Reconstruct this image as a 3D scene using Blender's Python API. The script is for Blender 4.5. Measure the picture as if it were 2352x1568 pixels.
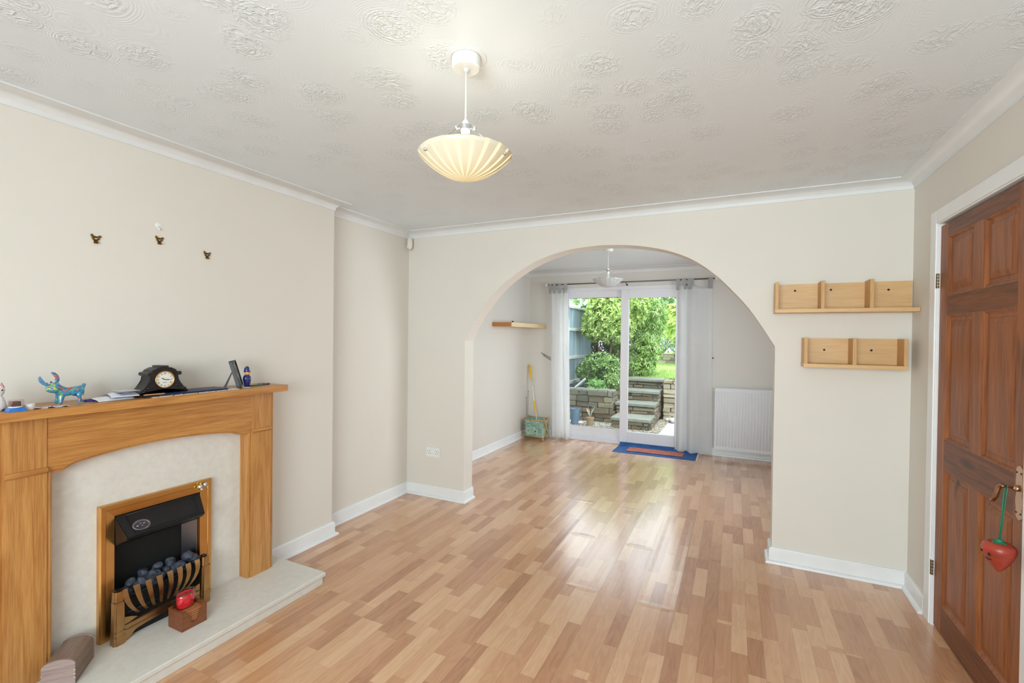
import bpy, bmesh, math, random
from mathutils import Vector, Matrix, noise
for o in list(bpy.data.objects): bpy.data.objects.remove(o)
SC = bpy.context.scene
COL = SC.collection
R = math.radians
PI = math.pi

# ---------------------------------------------------------------- camera, world, lights
H = 2.4
XA, XC, YC, YB, YB2, XR, YD, XD = -2.739, -2.614, 2.461, 3.470, 3.617, 0.931, 6.359, -2.772
YF = -1.5                                   # front wall, behind the camera
cd = bpy.data.cameras.new('camera'); cam = bpy.data.objects.new('camera', cd); COL.objects.link(cam)
cd.sensor_width = 36; cd.sensor_fit = 'HORIZONTAL'; cd.lens = 1067.24 / 2352 * 36; cd.clip_start = 0.02; cd.clip_end = 200
ya, pi_, ro = R(25.68), R(-0.552), R(0.68)
fw = Vector((-math.sin(ya) * math.cos(pi_), math.cos(ya) * math.cos(pi_), math.sin(pi_)))
rt = Vector((math.cos(ya), math.sin(ya), 0)); up = rt.cross(fw)
r2 = rt * math.cos(ro) + up * math.sin(ro); u2 = -rt * math.sin(ro) + up * math.cos(ro)
M = Matrix((r2, u2, -fw)).transposed().to_4x4(); M.translation = Vector((0, 0, 1.4487))
cam.matrix_world = M
SC.camera = cam

W = bpy.data.worlds.new('sky'); SC.world = W; W.use_nodes = True
bg = W.node_tree.nodes['Background']; bg.inputs['Color'].default_value = (0.86, 0.93, 1.0, 1); bg.inputs['Strength'].default_value = 4.2

def lamp(name, kind, loc, energy, color=(1, 1, 1), target=None, **kw):
    l = bpy.data.lights.new(name, kind); l.energy = energy; l.color = color
    for k, v in kw.items(): setattr(l, k, v)
    o = bpy.data.objects.new(name, l); COL.objects.link(o); o.location = loc
    if target: o.rotation_euler = (Vector(target) - Vector(loc)).to_track_quat('-Z', 'Y').to_euler()
    return o
lamp('sun', 'SUN', (0, 0, 10), 3.6, (1.0, 0.96, 0.88), target=(-2.0, 3.0, 0.0), angle=R(12))
# area lamps added at two unseen windows to brighten the rooms
lamp('front_fill_area', 'AREA', (-0.25, YF - 0.12, 1.48), 73, (0.835, 0.975, 1.0), target=(-0.45, 3, 1.40), shape='RECTANGLE', size=2.0, size_y=1.3, spread=R(140))
lamp('dining_fill_area', 'AREA', (XR + 0.12, 4.35, 1.5), 19, (0.90, 0.97, 1.0), target=(-2.7, 4.6, 1.1), shape='RECTANGLE', size=1.0, size_y=1.15, spread=R(105))
VS = SC.view_settings
SC.display_settings.display_device = 'sRGB'
VS.view_transform = 'Standard'; VS.look = 'None'; VS.exposure = 0.0; VS.gamma = 1.0; VS.use_curve_mapping = False

# ---------------------------------------------------------------- helpers
def srgb(r, g, b):
    f = lambda c: ((c / 255 + 0.055) / 1.055) ** 2.4 if c / 255 > 0.04045 else c / 255 / 12.92
    return (f(r), f(g), f(b), 1)

class NT:
    """small node-tree builder"""
    def __init__(s, name):
        s.m = bpy.data.materials.new(name); s.m.use_nodes = True; s.t = s.m.node_tree; s.b = s.t.nodes['Principled BSDF']
        s.out = s.t.nodes['Material Output']
    def n(s, typ, **kw):
        nd = s.t.nodes.new(typ)
        for k, v in kw.items(): setattr(nd, k, v)
        return nd
    def l(s, a, b): s.t.links.new(a, b)
    def val(s, sock, v):
        if hasattr(v, 'links'): s.l(v, sock)
        else: sock.default_value = v
    def math(s, op, a, b=None, c=None):
        nd = s.n('ShaderNodeMath', operation=op); s.val(nd.inputs[0], a)
        if b is not None: s.val(nd.inputs[1], b)
        if c is not None: s.val(nd.inputs[2], c)
        return nd.outputs[0]
    def obj(s): return s.n('ShaderNodeTexCoord').outputs['Object']
    def sep(s, v):
        nd = s.n('ShaderNodeSeparateXYZ'); s.l(v, nd.inputs[0]); return nd.outputs
    def comb(s, x, y, z):
        nd = s.n('ShaderNodeCombineXYZ')
        for i, v in enumerate((x, y, z)): s.val(nd.inputs[i], v)
        return nd.outputs[0]
    def mapv(s, v, scale=(1, 1, 1), loc=(0, 0, 0)):
        nd = s.n('ShaderNodeMapping'); s.l(v, nd.inputs['Vector']); nd.inputs['Scale'].default_value = scale; nd.inputs['Location'].default_value = loc
        return nd.outputs[0]
    def noise(s, v, scale, detail=3, rough=0.5, dist=0):
        nd = s.n('ShaderNodeTexNoise'); s.l(v, nd.inputs['Vector']); nd.inputs['Scale'].default_value = scale
        nd.inputs['Detail'].default_value = detail; nd.inputs['Roughness'].default_value = rough; nd.inputs['Distortion'].default_value = dist
        return nd.outputs['Fac']
    def ramp(s, f, stops, interp='LINEAR'):
        nd = s.n('ShaderNodeValToRGB'); s.l(f, nd.inputs[0]); cr = nd.color_ramp; cr.interpolation = interp
        while len(cr.elements) < len(stops): cr.elements.new(0.5)
        for e, (p, c) in zip(cr.elements, stops): e.position = p; e.color = c
        return nd.outputs[0]
    def mix(s, f, a, b, blend='MIX'):
        nd = s.n('ShaderNodeMix', data_type='RGBA', blend_type=blend); s.val(nd.inputs[0], f); s.val(nd.inputs[6], a); s.val(nd.inputs[7], b)
        return nd.outputs[2]
    def bump(s, h, strength=0.3, dist=0.01, normal=None):
        nd = s.n('ShaderNodeBump'); s.l(h, nd.inputs['Height']); nd.inputs['Strength'].default_value = strength; nd.inputs['Distance'].default_value = dist
        if normal: s.l(normal, nd.inputs['Normal'])
        return nd.outputs[0]

def mat(name, col, rough=0.5, metal=0.0, var=0.06, vscale=8, bump=0.0, bscale=60, **kw):
    t = NT(name); o = t.obj()
    n = t.noise(o, vscale, 3)
    c = srgb(*col)
    lo = tuple(x * (1 - var) for x in c[:3]) + (1,); hi = tuple(min(1, x * (1 + var)) for x in c[:3]) + (1,)
    t.l(t.ramp(n, [(0.3, lo), (0.7, hi)]), t.b.inputs['Base Color'])
    t.b.inputs['Roughness'].default_value = rough; t.b.inputs['Metallic'].default_value = metal
    if bump: t.l(t.bump(t.noise(o, bscale, 4), bump, 0.004), t.b.inputs['Normal'])
    for k, v in kw.items(): t.b.inputs[k].default_value = v
    return t.m

def wood(name, light, dark, axis=1, scale=1.0, rough=0.4, knots=0.0, coat=0.0, seed=0.0, figure=0.5):
    """figured timber with the grain running along the given object axis"""
    t = NT(name); o = t.mapv(t.obj(), (1, 1, 1), (seed, seed * 1.7, seed * 0.6))
    sc = [9.0 * scale] * 3; sc[axis] = 0.75 * scale
    v = t.mapv(o, tuple(sc))
    big = t.noise(v, 1.0, 2, 0.5, 0.7)
    w = t.math('SINE', t.math('MULTIPLY', big, 30.0))
    w = t.math('MULTIPLY_ADD', w, 0.5, 0.5)
    sc2 = [170.0 * scale] * 3; sc2[axis] = 6.0 * scale
    fine = t.noise(t.mapv(o, tuple(sc2)), 1.0, 3, 0.65)
    f = t.math('ADD', t.math('MULTIPLY', w, 0.30 * figure), t.math('MULTIPLY', fine, 0.95))
    f = t.math('ADD', f, t.math('MULTIPLY', big, 0.12))
    mid = tuple((a + b) / 2 for a, b in zip(srgb(*light), srgb(*dark)))
    col = t.ramp(f, [(0.25, srgb(*light)), (0.55, mid), (0.85, srgb(*dark))])
    if knots:
        ks = [7.0] * 3; ks[axis] = 2.2
        vo = t.n('ShaderNodeTexVoronoi', feature='F1'); t.l(t.mapv(o, tuple(ks)), vo.inputs['Vector']); vo.inputs['Scale'].default_value = knots
        wn = t.sep(vo.outputs['Color'])
        k = t.math('LESS_THAN', wn[0], 0.6)
        d = t.math('SUBTRACT', 1.0, t.math('MULTIPLY', vo.outputs['Distance'], 5.5)); d = t.math('MAXIMUM', d, 0.0)
        d = t.math('MINIMUM', t.math('MULTIPLY', t.math('MULTIPLY', d, k), 1.6), 1.0)
        col = t.mix(d, col, srgb(58, 30, 22))
    t.l(col, t.b.inputs['Base Color'])
    t.b.inputs['Roughness'].default_value = rough
    t.b.inputs['Coat Weight'].default_value = coat; t.b.inputs['Coat Roughness'].default_value = 0.2
    t.l(t.bump(fine, 0.12, 0.002), t.b.inputs['Normal'])
    return t.m

def box(bm, x0, x1, y0, y1, z0, z1, bev=0.0, seg=2):
    vs = [bm.verts.new((x, y, z)) for z in (z0, z1) for y in (y0, y1) for x in (x0, x1)]
    fs = [(0, 2, 3, 1), (4, 5, 7, 6), (0, 1, 5, 4), (2, 6, 7, 3), (0, 4, 6, 2), (1, 3, 7, 5)]
    nf = [bm.faces.new([vs[i] for i in f]) for f in fs]
    if bev:
        es = {e for f in nf for e in f.edges}
        bmesh.ops.bevel(bm, geom=list(es), offset=bev, segments=seg, affect='EDGES', profile=0.5)
    return vs

def prism(bm, pts, axis, a0, a1, bev=0.0, seg=2):
    """2D outline extruded between a0 and a1 along axis; pts are the other two coordinates in xyz order"""
    def P(p, a):
        if axis == 0: return (a, p[0], p[1])
        if axis == 1: return (p[0], a, p[1])
        return (p[0], p[1], a)
    A = [bm.verts.new(P(p, a0)) for p in pts]; B = [bm.verts.new(P(p, a1)) for p in pts]
    n = len(pts); fa = bm.faces.new(A); fb = bm.faces.new(B[::-1]); fs = [fa, fb]
    for i in range(n):
        j = (i + 1) % n; fs.append(bm.faces.new((A[i], B[i], B[j], A[j])))
    if bev:
        es = list(fa.edges) + list(fb.edges)
        bmesh.ops.bevel(bm, geom=es, offset=bev, segments=seg, affect='EDGES', profile=0.5)
    return fs

def tube(bm, pts, r, n=10, cap=True, flat=None):
    """round tube along points; r a number or list; flat=(a,b) squashes the section"""
    pts = [Vector(p) for p in pts]; rs = r if isinstance(r, (list, tuple)) else [r] * len(pts)
    rings = []; prev = None
    for i, p in enumerate(pts):
        d = (pts[min(i + 1, len(pts) - 1)] - pts[max(i - 1, 0)]).normalized()
        if prev is None:
            a = Vector((0, 0, 1)) if abs(d.z) < 0.9 else Vector((1, 0, 0)); u = d.cross(a).normalized()
        else:
            u = (prev - d * prev.dot(d)).normalized()
        prev = u; v = d.cross(u)
        fa, fb = flat or (1, 1)
        rings.append([bm.verts.new(p + (u * math.cos(2 * PI * k / n) * fa + v * math.sin(2 * PI * k / n) * fb) * rs[i]) for k in range(n)])
    for a, b in zip(rings, rings[1:]):
        for k in range(n): bm.faces.new((a[k], a[(k + 1) % n], b[(k + 1) % n], b[k]))
    if cap: bm.faces.new(rings[0][::-1]); bm.faces.new(rings[-1])

def lathe(bm, prof, c=(0, 0, 0), n=32, axis='z', closed=False):
    """profile (r, h) turned about an axis through c"""
    rings = []
    for r, h in prof:
        ring = []
        if r < 1e-6:
            p = {'z': (0, 0, h), 'x': (h, 0, 0), 'y': (0, h, 0)}[axis]
            ring = [bm.verts.new(Vector(c) + Vector(p))]
        else:
            for k in range(n):
                a = 2 * PI * k / n; ca, sa = r * math.cos(a), r * math.sin(a)
                p = {'z': (ca, sa, h), 'x': (h, ca, sa), 'y': (sa, h, ca)}[axis]
                ring.append(bm.verts.new(Vector(c) + Vector(p)))
        rings.append(ring)
    pairs = list(zip(rings, rings[1:]))
    if closed: pairs.append((rings[-1], rings[0]))
    for a, b in pairs:
        if len(a) == 1 and len(b) == 1: continue
        for k in range(n):
            q = (k + 1) % n
            if len(a) == 1: bm.faces.new((a[0], b[q], b[k]))
            elif len(b) == 1: bm.faces.new((a[k], a[q], b[0]))
            else: bm.faces.new((a[k], a[q], b[q], b[k]))
    if not closed:
        if len(rings[0]) > 1: bm.faces.new(rings[0][::-1])
        if len(rings[-1]) > 1: bm.faces.new(rings[-1])

def blob(bm, c, r, sub=3, rot=None):
    m = Matrix.Translation(c) @ (rot or Matrix()) @ Matrix.Diagonal((r[0], r[1], r[2], 1))
    bmesh.ops.create_icosphere(bm, subdivisions=sub, radius=1, matrix=m)

def sweep(bm, path, prof):
    """profile (distance from wall, z) swept along a plan path with mitred corners; the room is on the right of the path"""
    P = [Vector(p) for p in path]; rows = []
    for i, p in enumerate(P):
        ns = []
        if i > 0: d = (P[i] - P[i - 1]).normalized(); ns.append(Vector((d.y, -d.x)))
        if i < len(P) - 1: d = (P[i + 1] - P[i]).normalized(); ns.append(Vector((d.y, -d.x)))
        m = ns[0] if len(ns) == 1 else (ns[0] + ns[1]) / (1 + ns[0].dot(ns[1]))
        rows.append([bm.verts.new((p.x + m.x * d_, p.y + m.y * d_, z)) for d_, z in prof])
    n = len(prof)
    for a, b in zip(rows, rows[1:]):
        for k in range(n): bm.faces.new((a[k], a[(k + 1) % n], b[(k + 1) % n], b[k]))
    bm.faces.new(rows[0][::-1]); bm.faces.new(rows[-1])

def new(): return bmesh.new()
def mesh_from(bm, name, m, smooth=False, auto=None):
    bmesh.ops.recalc_face_normals(bm, faces=bm.faces)
    me = bpy.data.meshes.new(name); bm.to_mesh(me); bm.free()
    if m: me.materials.append(m)
    if smooth or auto:
        for p in me.polygons: p.use_smooth = True
        if auto: me.set_sharp_from_angle(angle=R(auto))
    return me

def wmat(o):
    m = Matrix.LocRotScale(o.location, o.rotation_euler, o.scale)
    return wmat(o.parent) @ m if o.parent else m

def part(name, bm, m, parent, smooth=False, auto=None, local=False, label=None):
    if not local: bm.transform(wmat(parent).inverted())
    o = bpy.data.objects.new(name, mesh_from(bm, name, m, smooth, auto)); COL.objects.link(o); o.parent = parent
    if label: o['label'] = label
    return o

def parts(name, bm, m, parent, **kw):
    """each loose piece of bm becomes a part of its own"""
    bm.verts.index_update(); seen = set(); isl = []
    for v in bm.verts:
        if v in seen: continue
        st_, grp = [v], []
        seen.add(v)
        while st_:
            q = st_.pop(); grp.append(q)
            for e in q.link_edges:
                w_ = e.other_vert(q)
                if w_ not in seen: seen.add(w_); st_.append(w_)
        isl.append(grp)
    out_ = []
    for grp in isl:
        nb_ = bmesh.new(); mp_ = {v: nb_.verts.new(v.co) for v in grp}; fs_ = {f for v in grp for f in v.link_faces}
        for f in fs_: nb_.faces.new([mp_[v] for v in f.verts])
        out_.append(part(name, nb_, m, parent, **kw))
    bm.free(); return out_

def tag(o, label=None, cat=None, group=None, kind=None):
    for k, v in (('label', label), ('category', cat), ('group', group), ('kind', kind)):
        if v: o[k] = v
    return o

def thing(name, loc, label, cat, rz=0.0, group=None, kind=None):
    o = bpy.data.objects.new(name, None); COL.objects.link(o); o.location = loc; o.rotation_euler = (0, 0, rz); o.empty_display_size = 0.05
    return tag(o, label, cat, group, kind)

def solo(name, bm, m, label=None, cat=None, group=None, kind=None, smooth=False, auto=None, loc=None, rz=0.0, rot=None):
    """a thing that is one mesh; with loc the mesh is local, else its origin goes to its base"""
    if loc is None:
        vs = [v.co for v in bm.verts]
        c = Vector((sum((max(v[i] for v in vs), min(v[i] for v in vs))) / 2 for i in range(3))); c.z = min(v.z for v in vs)
        bm.transform(Matrix.Translation(-c)); loc = c
    o = bpy.data.objects.new(name, mesh_from(bm, name, m, smooth, auto)); COL.objects.link(o)
    o.location = loc; o.rotation_euler = rot or (0, 0, rz)
    return tag(o, label, cat, group, kind)

def struct(name, bm, m, smooth=False, auto=None, label=None):
    o = bpy.data.objects.new(name, mesh_from(bm, name, m, smooth, auto)); COL.objects.link(o); o['kind'] = 'structure'
    if label: o['label'] = label
    return o

def copy_tree(o, parent=None):
    c = o.copy(); COL.objects.link(c); c.parent = parent
    for ch in [x for x in bpy.data.objects if x.parent == o]: copy_tree(ch, c)
    return c

def skin(verts, edges, radii, sub=2, root=0):
    me = bpy.data.meshes.new('tmp'); me.from_pydata(verts, edges, []); o = bpy.data.objects.new('tmp', me); COL.objects.link(o)
    md = o.modifiers.new('s', 'SKIN'); md.use_smooth_shade = True
    for i, r in enumerate(radii):
        sv = me.skin_vertices[0].data[i]; sv.radius = (r, r) if not isinstance(r, tuple) else r; sv.use_root = (i == root)
    ss = o.modifiers.new('u', 'SUBSURF'); ss.levels = sub; ss.render_levels = sub
    dg = bpy.context.evaluated_depsgraph_get(); ev = o.evaluated_get(dg); m2 = bpy.data.meshes.new_from_object(ev)
    bm = bmesh.new(); bm.from_mesh(m2); bpy.data.objects.remove(o); bpy.data.meshes.remove(m2)
    return bm

def text_bm(s, size, depth=0.0004, font_mirror=False):
    cu = bpy.data.curves.new('t', 'FONT'); cu.body = s; cu.size = size; cu.extrude = depth; cu.align_x = 'CENTER'; cu.align_y = 'CENTER'; cu.resolution_u = 3
    o = bpy.data.objects.new('t', cu); COL.objects.link(o); dg = bpy.context.evaluated_depsgraph_get()
    me = bpy.data.meshes.new_from_object(o.evaluated_get(dg)); bm = bmesh.new(); bm.from_mesh(me)
    bpy.data.objects.remove(o); bpy.data.meshes.remove(me); bpy.data.curves.remove(cu)
    return bm

def merge(bm, other, m=None):
    if m is not None: other.transform(m)
    me = bpy.data.meshes.new('x'); other.to_mesh(me); other.free(); bm.from_mesh(me); bpy.data.meshes.remove(me)

# ---------------------------------------------------------------- materials
def wall_mat(name, c):
    t = NT(name); o = t.obj()
    t.l(t.ramp(t.noise(o, 1.6, 3), [(0.3, srgb(*[x - 3 for x in c])), (0.7, srgb(*c))]), t.b.inputs['Base Color'])
    t.b.inputs['Roughness'].default_value = 0.75
    h = t.math('ADD', t.math('MULTIPLY', t.noise(o, 160, 3), 0.4), t.noise(o, 14, 3))
    t.l(t.bump(h, 0.10, 0.004), t.b.inputs['Normal'])
    return t.m
M_wall = wall_mat('cream_emulsion', (226, 221, 212))
M_walld = wall_mat('dining_emulsion', (222, 218, 211))
M_white = mat('white_gloss_paint', (236, 237, 238), 0.32, var=0.02, bump=0.05, bscale=25)
M_cove = mat('coving_paint', (226, 228, 229), 0.6, var=0.02)
M_upvc = mat('white_upvc', (232, 232, 238), 0.25, var=0.01)

def artex():
    t = NT('swirl_artex'); o = t.obj()
    warp = t.n('ShaderNodeTexNoise'); t.l(o, warp.inputs['Vector']); warp.inputs['Scale'].default_value = 2.2
    vm = t.n('ShaderNodeVectorMath', operation='MULTIPLY_ADD'); t.l(warp.outputs['Color'], vm.inputs[0]); vm.inputs[1].default_value = (0.12, 0.12, 0); t.l(o, vm.inputs[2])
    vo = t.n('ShaderNodeTexVoronoi', feature='F1'); t.l(vm.outputs[0], vo.inputs['Vector']); vo.inputs['Scale'].default_value = 5.3; vo.inputs['Randomness'].default_value = 0.85
    d = vo.outputs['Distance']
    nz = t.noise(o, 9.0, 4, 0.6)
    rings = t.math('SINE', t.math('ADD', t.math('MULTIPLY', d, 105.0), t.math('MULTIPLY', nz, 7.0)))
    fall = t.math('MAXIMUM', t.math('SUBTRACT', 1.0, t.math('MULTIPLY', t.math('ABSOLUTE', t.math('SUBTRACT', d, 0.34)), 4.2)), 0.0)
    rings = t.math('MULTIPLY', rings, t.math('MULTIPLY', fall, t.math('MULTIPLY', t.math('MAXIMUM', t.math('SUBTRACT', t.noise(o, 4.5, 2), 0.42), 0.0), 0.9)))
    cen = t.math('MAXIMUM', t.math('SUBTRACT', 1.0, t.math('MULTIPLY', d, 1.9)), 0.0)
    # short combed ridges in the middle of each swirl
    rid = t.n('ShaderNodeTexNoise'); t.l(t.mapv(o, (34, 20, 30)), rid.inputs['Vector']); rid.inputs['Scale'].default_value = 1.0; rid.inputs['Detail'].default_value = 3; rid.inputs['Distortion'].default_value = 1.2
    r1 = t.math('SUBTRACT', 1.0, t.math('MULTIPLY', t.math('ABSOLUTE', t.math('SUBTRACT', rid.outputs['Fac'], 0.5)), 9.0)); r1 = t.math('MAXIMUM', r1, 0.0)
    comb = t.math('SINE', t.math('ADD', t.math('MULTIPLY', d, 150.0), t.math('MULTIPLY', nz, 9.0)))
    comb = t.math('MULTIPLY', comb, t.math('MULTIPLY', t.math('MAXIMUM', t.math('SUBTRACT', t.noise(o, 2.7, 3), 0.45), 0.0), 0.42))
    h = t.math('ADD', t.math('ADD', t.math('MULTIPLY', t.math('MULTIPLY', r1, cen), 2.0), rings), comb)
    t.l(t.bump(h, 0.4, 0.007), t.b.inputs['Normal'])
    t.b.inputs['Base Color'].default_value = srgb(228, 235, 240); t.b.inputs['Roughness'].default_value = 0.55; t.b.inputs['Specular IOR Level'].default_value = 0.4
    return t.m
M_ceil = artex()

def laminate():
    t = NT('strip_laminate'); o = t.obj(); x, y, z = t.sep(o)
    XO = 5 * 1.025 + 0.27                                # joints between boards fall at x = -0.27
    bw, bl = 0.205, 1.39
    xb = t.math('DIVIDE', t.math('ADD', x, XO), bw); col = t.math('FLOOR', xb)
    par = t.math('MODULO', col, 2.0)
    yb = t.math('DIVIDE', t.math('SUBTRACT', t.math('ADD', y, 10 * bl), t.math('ADD', 2.6, t.math('MULTIPLY', par, 0.695))), bl)
    row = t.math('FLOOR', yb)
    # three strips per board, short staves of random length
    xs = t.math('DIVIDE', t.math('ADD', x, XO), bw / 3); cs = t.math('FLOOR', xs)
    wn = t.n('ShaderNodeTexWhiteNoise', noise_dimensions='1D'); t.l(cs, wn.inputs['W'])
    ys = t.math('ADD', t.math('DIVIDE', y, 0.40), t.math('MULTIPLY', wn.outputs['Value'], 13.0))
    ys = t.math('ADD', ys, t.math('MULTIPLY', t.math('SINE', t.math('ADD', t.math('MULTIPLY', ys, 2.3), cs)), 0.22))
    st = t.math('FLOOR', ys)
    w2 = t.n('ShaderNodeTexWhiteNoise', noise_dimensions='3D'); t.l(t.comb(cs, st, row), w2.inputs['Vector'])
    tone = w2.outputs['Value']
    off = t.math('MULTIPLY', tone, 37.0)
    g = t.noise(t.comb(t.math('MULTIPLY', x, 60.0), t.math('ADD', t.math('MULTIPLY', y, 3.0), off), off), 1.0, 4, 0.6)
    fig = t.noise(t.comb(t.math('MULTIPLY', x, 16.0), t.math('ADD', t.math('MULTIPLY', y, 2.2), off), off), 1.0, 2, 0.5, 0.8)
    f = t.math('ADD', t.math('MULTIPLY', tone, 0.58), t.math('ADD', t.math('MULTIPLY', g, 0.26), t.math('MULTIPLY', t.math('SINE', t.math('MULTIPLY', fig, 40.0)), 0.05)))
    c = t.ramp(f, [(0.10, srgb(222, 178, 138)), (0.36, srgb(208, 158, 117)), (0.58, srgb(193, 139, 100)), (0.80, srgb(168, 114, 78))])
    # fine dark lines between staves, a groove between boards
    fx = t.math('FRACT', xs); ex = t.math('MINIMUM', fx, t.math('SUBTRACT', 1.0, fx)); fy = t.math('FRACT', ys); ey = t.math('MINIMUM', fy, t.math('SUBTRACT', 1.0, fy))
    line = t.math('MAXIMUM', t.math('LESS_THAN', ex, 0.012), t.math('LESS_THAN', ey, 0.0022))
    c = t.mix(t.math('MULTIPLY', line, 0.35), c, srgb(128, 90, 66))
    fb = t.math('FRACT', xb); eb = t.math('MULTIPLY', t.math('MINIMUM', fb, t.math('SUBTRACT', 1.0, fb)), bw)
    fr = t.math('FRACT', yb); er = t.math('MULTIPLY', t.math('MINIMUM', fr, t.math('SUBTRACT', 1.0, fr)), bl)
    e = t.math('MINIMUM', eb, er)
    groove = t.math('MINIMUM', t.math('DIVIDE', e, 0.004), 1.0)
    # boards that have lifted in the middle of the floor: their edges curl
    px = t.math('MULTIPLY', t.math('ABSOLUTE', t.math('ADD', x, 0.78)), 1.55); py = t.math('MULTIPLY', t.math('ABSOLUTE', t.math('SUBTRACT', y, 3.25)), 1.05)
    worn = t.math('MAXIMUM', t.math('SUBTRACT', 1.0, t.math('POWER', t.math('MAXIMUM', px, py), 4.0)), 0.0)
    c = t.mix(t.math('MULTIPLY', t.math('SUBTRACT', 1.0, groove), t.math('MULTIPLY_ADD', worn, 0.75, 0.15)), c, srgb(150, 115, 90))
    curl = t.math('MULTIPLY', t.math('MAXIMUM', t.math('SUBTRACT', 1.0, t.math('DIVIDE', e, 0.03)), 0.0), t.math('MULTIPLY', worn, 4.5))
    h = t.math('ADD', t.math('MULTIPLY', groove, 0.5), curl)
    h = t.math('ADD', h, t.math('MULTIPLY', t.noise(o, 2.2, 2), 1.6))
    t.l(c, t.b.inputs['Base Color'])
    t.l(t.bump(h, 0.30, 0.0022), t.b.inputs['Normal'])
    rg = t.math('MULTIPLY_ADD', t.noise(o, 3.0, 3), 0.10, 0.20); t.l(rg, t.b.inputs['Roughness'])
    t.b.inputs['Specular IOR Level'].default_value = 0.6
    t.b.inputs['Coat Weight'].default_value = 0.85; t.b.inputs['Coat Roughness'].default_value = 0.17
    return t.m
M_floor = laminate()

M_oak = wood('oak_veneer_lengthwise', (214, 158, 88), (166, 106, 50), 1, 1.2, 0.38, coat=0.2, figure=0.55)
M_oakv = wood('oak_veneer_upright', (214, 160, 92), (166, 108, 54), 2, 1.2, 0.38, coat=0.2, seed=3.1, figure=0.55)
M_pine = wood('stained_pine_upright', (180, 108, 58), (112, 60, 28), 2, 1.0, 0.5, knots=0.8, coat=0.03, figure=0.5)
M_pineh = wood('stained_pine_crosswise', (142, 82, 44), (88, 46, 23), 1, 1.0, 0.5, knots=0.8, coat=0.03, seed=5.0, figure=0.6)
M_ply = wood('birch_ply', (228, 190, 138), (205, 160, 104), 0, 1.3, 0.45, seed=1.3, figure=0.45)
M_plyd = wood('birch_ply_ends', (218, 176, 118), (190, 140, 82), 2, 1.6, 0.5, seed=8.3, figure=0.3)

def stone_mat(name, a, b, scale=30, rough=0.35, bump=0.05):
    t = NT(name); o = t.obj(); n = t.math('ADD', t.math('MULTIPLY', t.noise(o, scale, 5, 0.65), 0.6), t.math('MULTIPLY', t.noise(o, 4, 3), 0.4))
    t.l(t.ramp(n, [(0.3, srgb(*a)), (0.7, srgb(*b))]), t.b.inputs['Base Color']); t.b.inputs['Roughness'].default_value = rough
    if bump: t.l(t.bump(n, bump, 0.01), t.b.inputs['Normal'])
    return t.m
M_marble = stone_mat('cream_limestone', (212, 208, 200), (229, 226, 219), 30, 0.4, 0.02)
def brushed():
    t = NT('polished_brass'); o = t.obj()
    t.l(t.ramp(t.noise(o, 5, 2), [(0.3, srgb(214, 160, 92)), (0.7, srgb(226, 180, 112))]), t.b.inputs['Base Color'])
    t.b.inputs['Metallic'].default_value = 1.0; t.b.inputs['Roughness'].default_value = 0.33
    return t.m
M_brass = brushed()
M_abrass = mat('antique_brass', (182, 144, 98), 0.33, 1.0, var=0.15, vscale=25)
M_black = mat('black_enamel', (20, 21, 25), 0.35, var=0.05)
M_blackm = mat('matt_black_recess', (9, 9, 11), 0.7, var=0.1)
M_steel = mat('brushed_steel', (150, 145, 150), 0.3, 1.0, var=0.05)
M_chrome = mat('chrome', (220, 220, 222), 0.08, 1.0, var=0.0)
M_coal = mat('ceramic_coal', (60, 66, 80), 0.6, var=0.5, vscale=40, bump=0.5, bscale=90)
M_plastic = mat('white_plastic', (235, 235, 232), 0.35, var=0.01)
M_plasticc = mat('cream_plastic', (226, 220, 205), 0.4, var=0.01)
M_dark = mat('dark_hole', (22, 20, 20), 0.7, var=0.0)
M_line = mat('dark_gap', (60, 52, 46), 0.8, var=0.0)
M_bronze = mat('bronzed_brass_hook', (118, 86, 40), 0.4, 0.9, var=0.2, vscale=80)

def glass_mat(name, tint=(1, 1, 1), refl=0.12):
    t = NT(name); t.t.nodes.remove(t.b)
    tr = t.n('ShaderNodeBsdfTransparent'); tr.inputs[0].default_value = (*tint, 1)
    gl = t.n('ShaderNodeBsdfGlossy'); gl.inputs['Roughness'].default_value = 0.02
    fr = t.n('ShaderNodeLayerWeight'); fr.inputs[0].default_value = 0.5
    mx = t.n('ShaderNodeMixShader'); t.l(t.math('MULTIPLY_ADD', t.math('POWER', fr.outputs['Facing'], 4.0), 0.7, 0.045), mx.inputs[0]); t.l(tr.outputs[0], mx.inputs[1]); t.l(gl.outputs[0], mx.inputs[2])
    t.l(mx.outputs[0], t.out.inputs[0])
    return t.m
M_glass = glass_mat('window_glass', (0.97, 0.99, 0.98))

def cloth_mat(name, c, trans=0.35, scale=500, bump=0.1):
    t = NT(name); o = t.obj(); t.t.nodes.remove(t.b)
    n = t.noise(o, 6, 3); colr = t.ramp(n, [(0.3, srgb(*[x - 5 for x in c])), (0.7, srgb(*c))])
    df = t.n('ShaderNodeBsdfDiffuse'); tl = t.n('ShaderNodeBsdfTranslucent'); t.l(colr, df.inputs[0]); t.l(colr, tl.inputs[0])
    bp = t.bump(t.noise(o, scale, 2), bump, 0.001); t.l(bp, df.inputs['Normal'])
    mx = t.n('ShaderNodeMixShader'); mx.inputs[0].default_value = trans; t.l(df.outputs[0], mx.inputs[1]); t.l(tl.outputs[0], mx.inputs[2]); t.l(mx.outputs[0], t.out.inputs[0])
    return t.m
M_curtain = cloth_mat('white_cotton', (254, 254, 254), 0.32)

# ---------------------------------------------------------------- room shell
bm = new(); box(bm, XD - 0.1, XR + 0.1, YF, YD, -0.08, 0.0); struct('floor', bm, M_floor)
bm = new(); box(bm, XD - 0.1, XR + 0.1, YF, YD, H, H + 0.1); struct('ceiling', bm, M_ceil)
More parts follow.
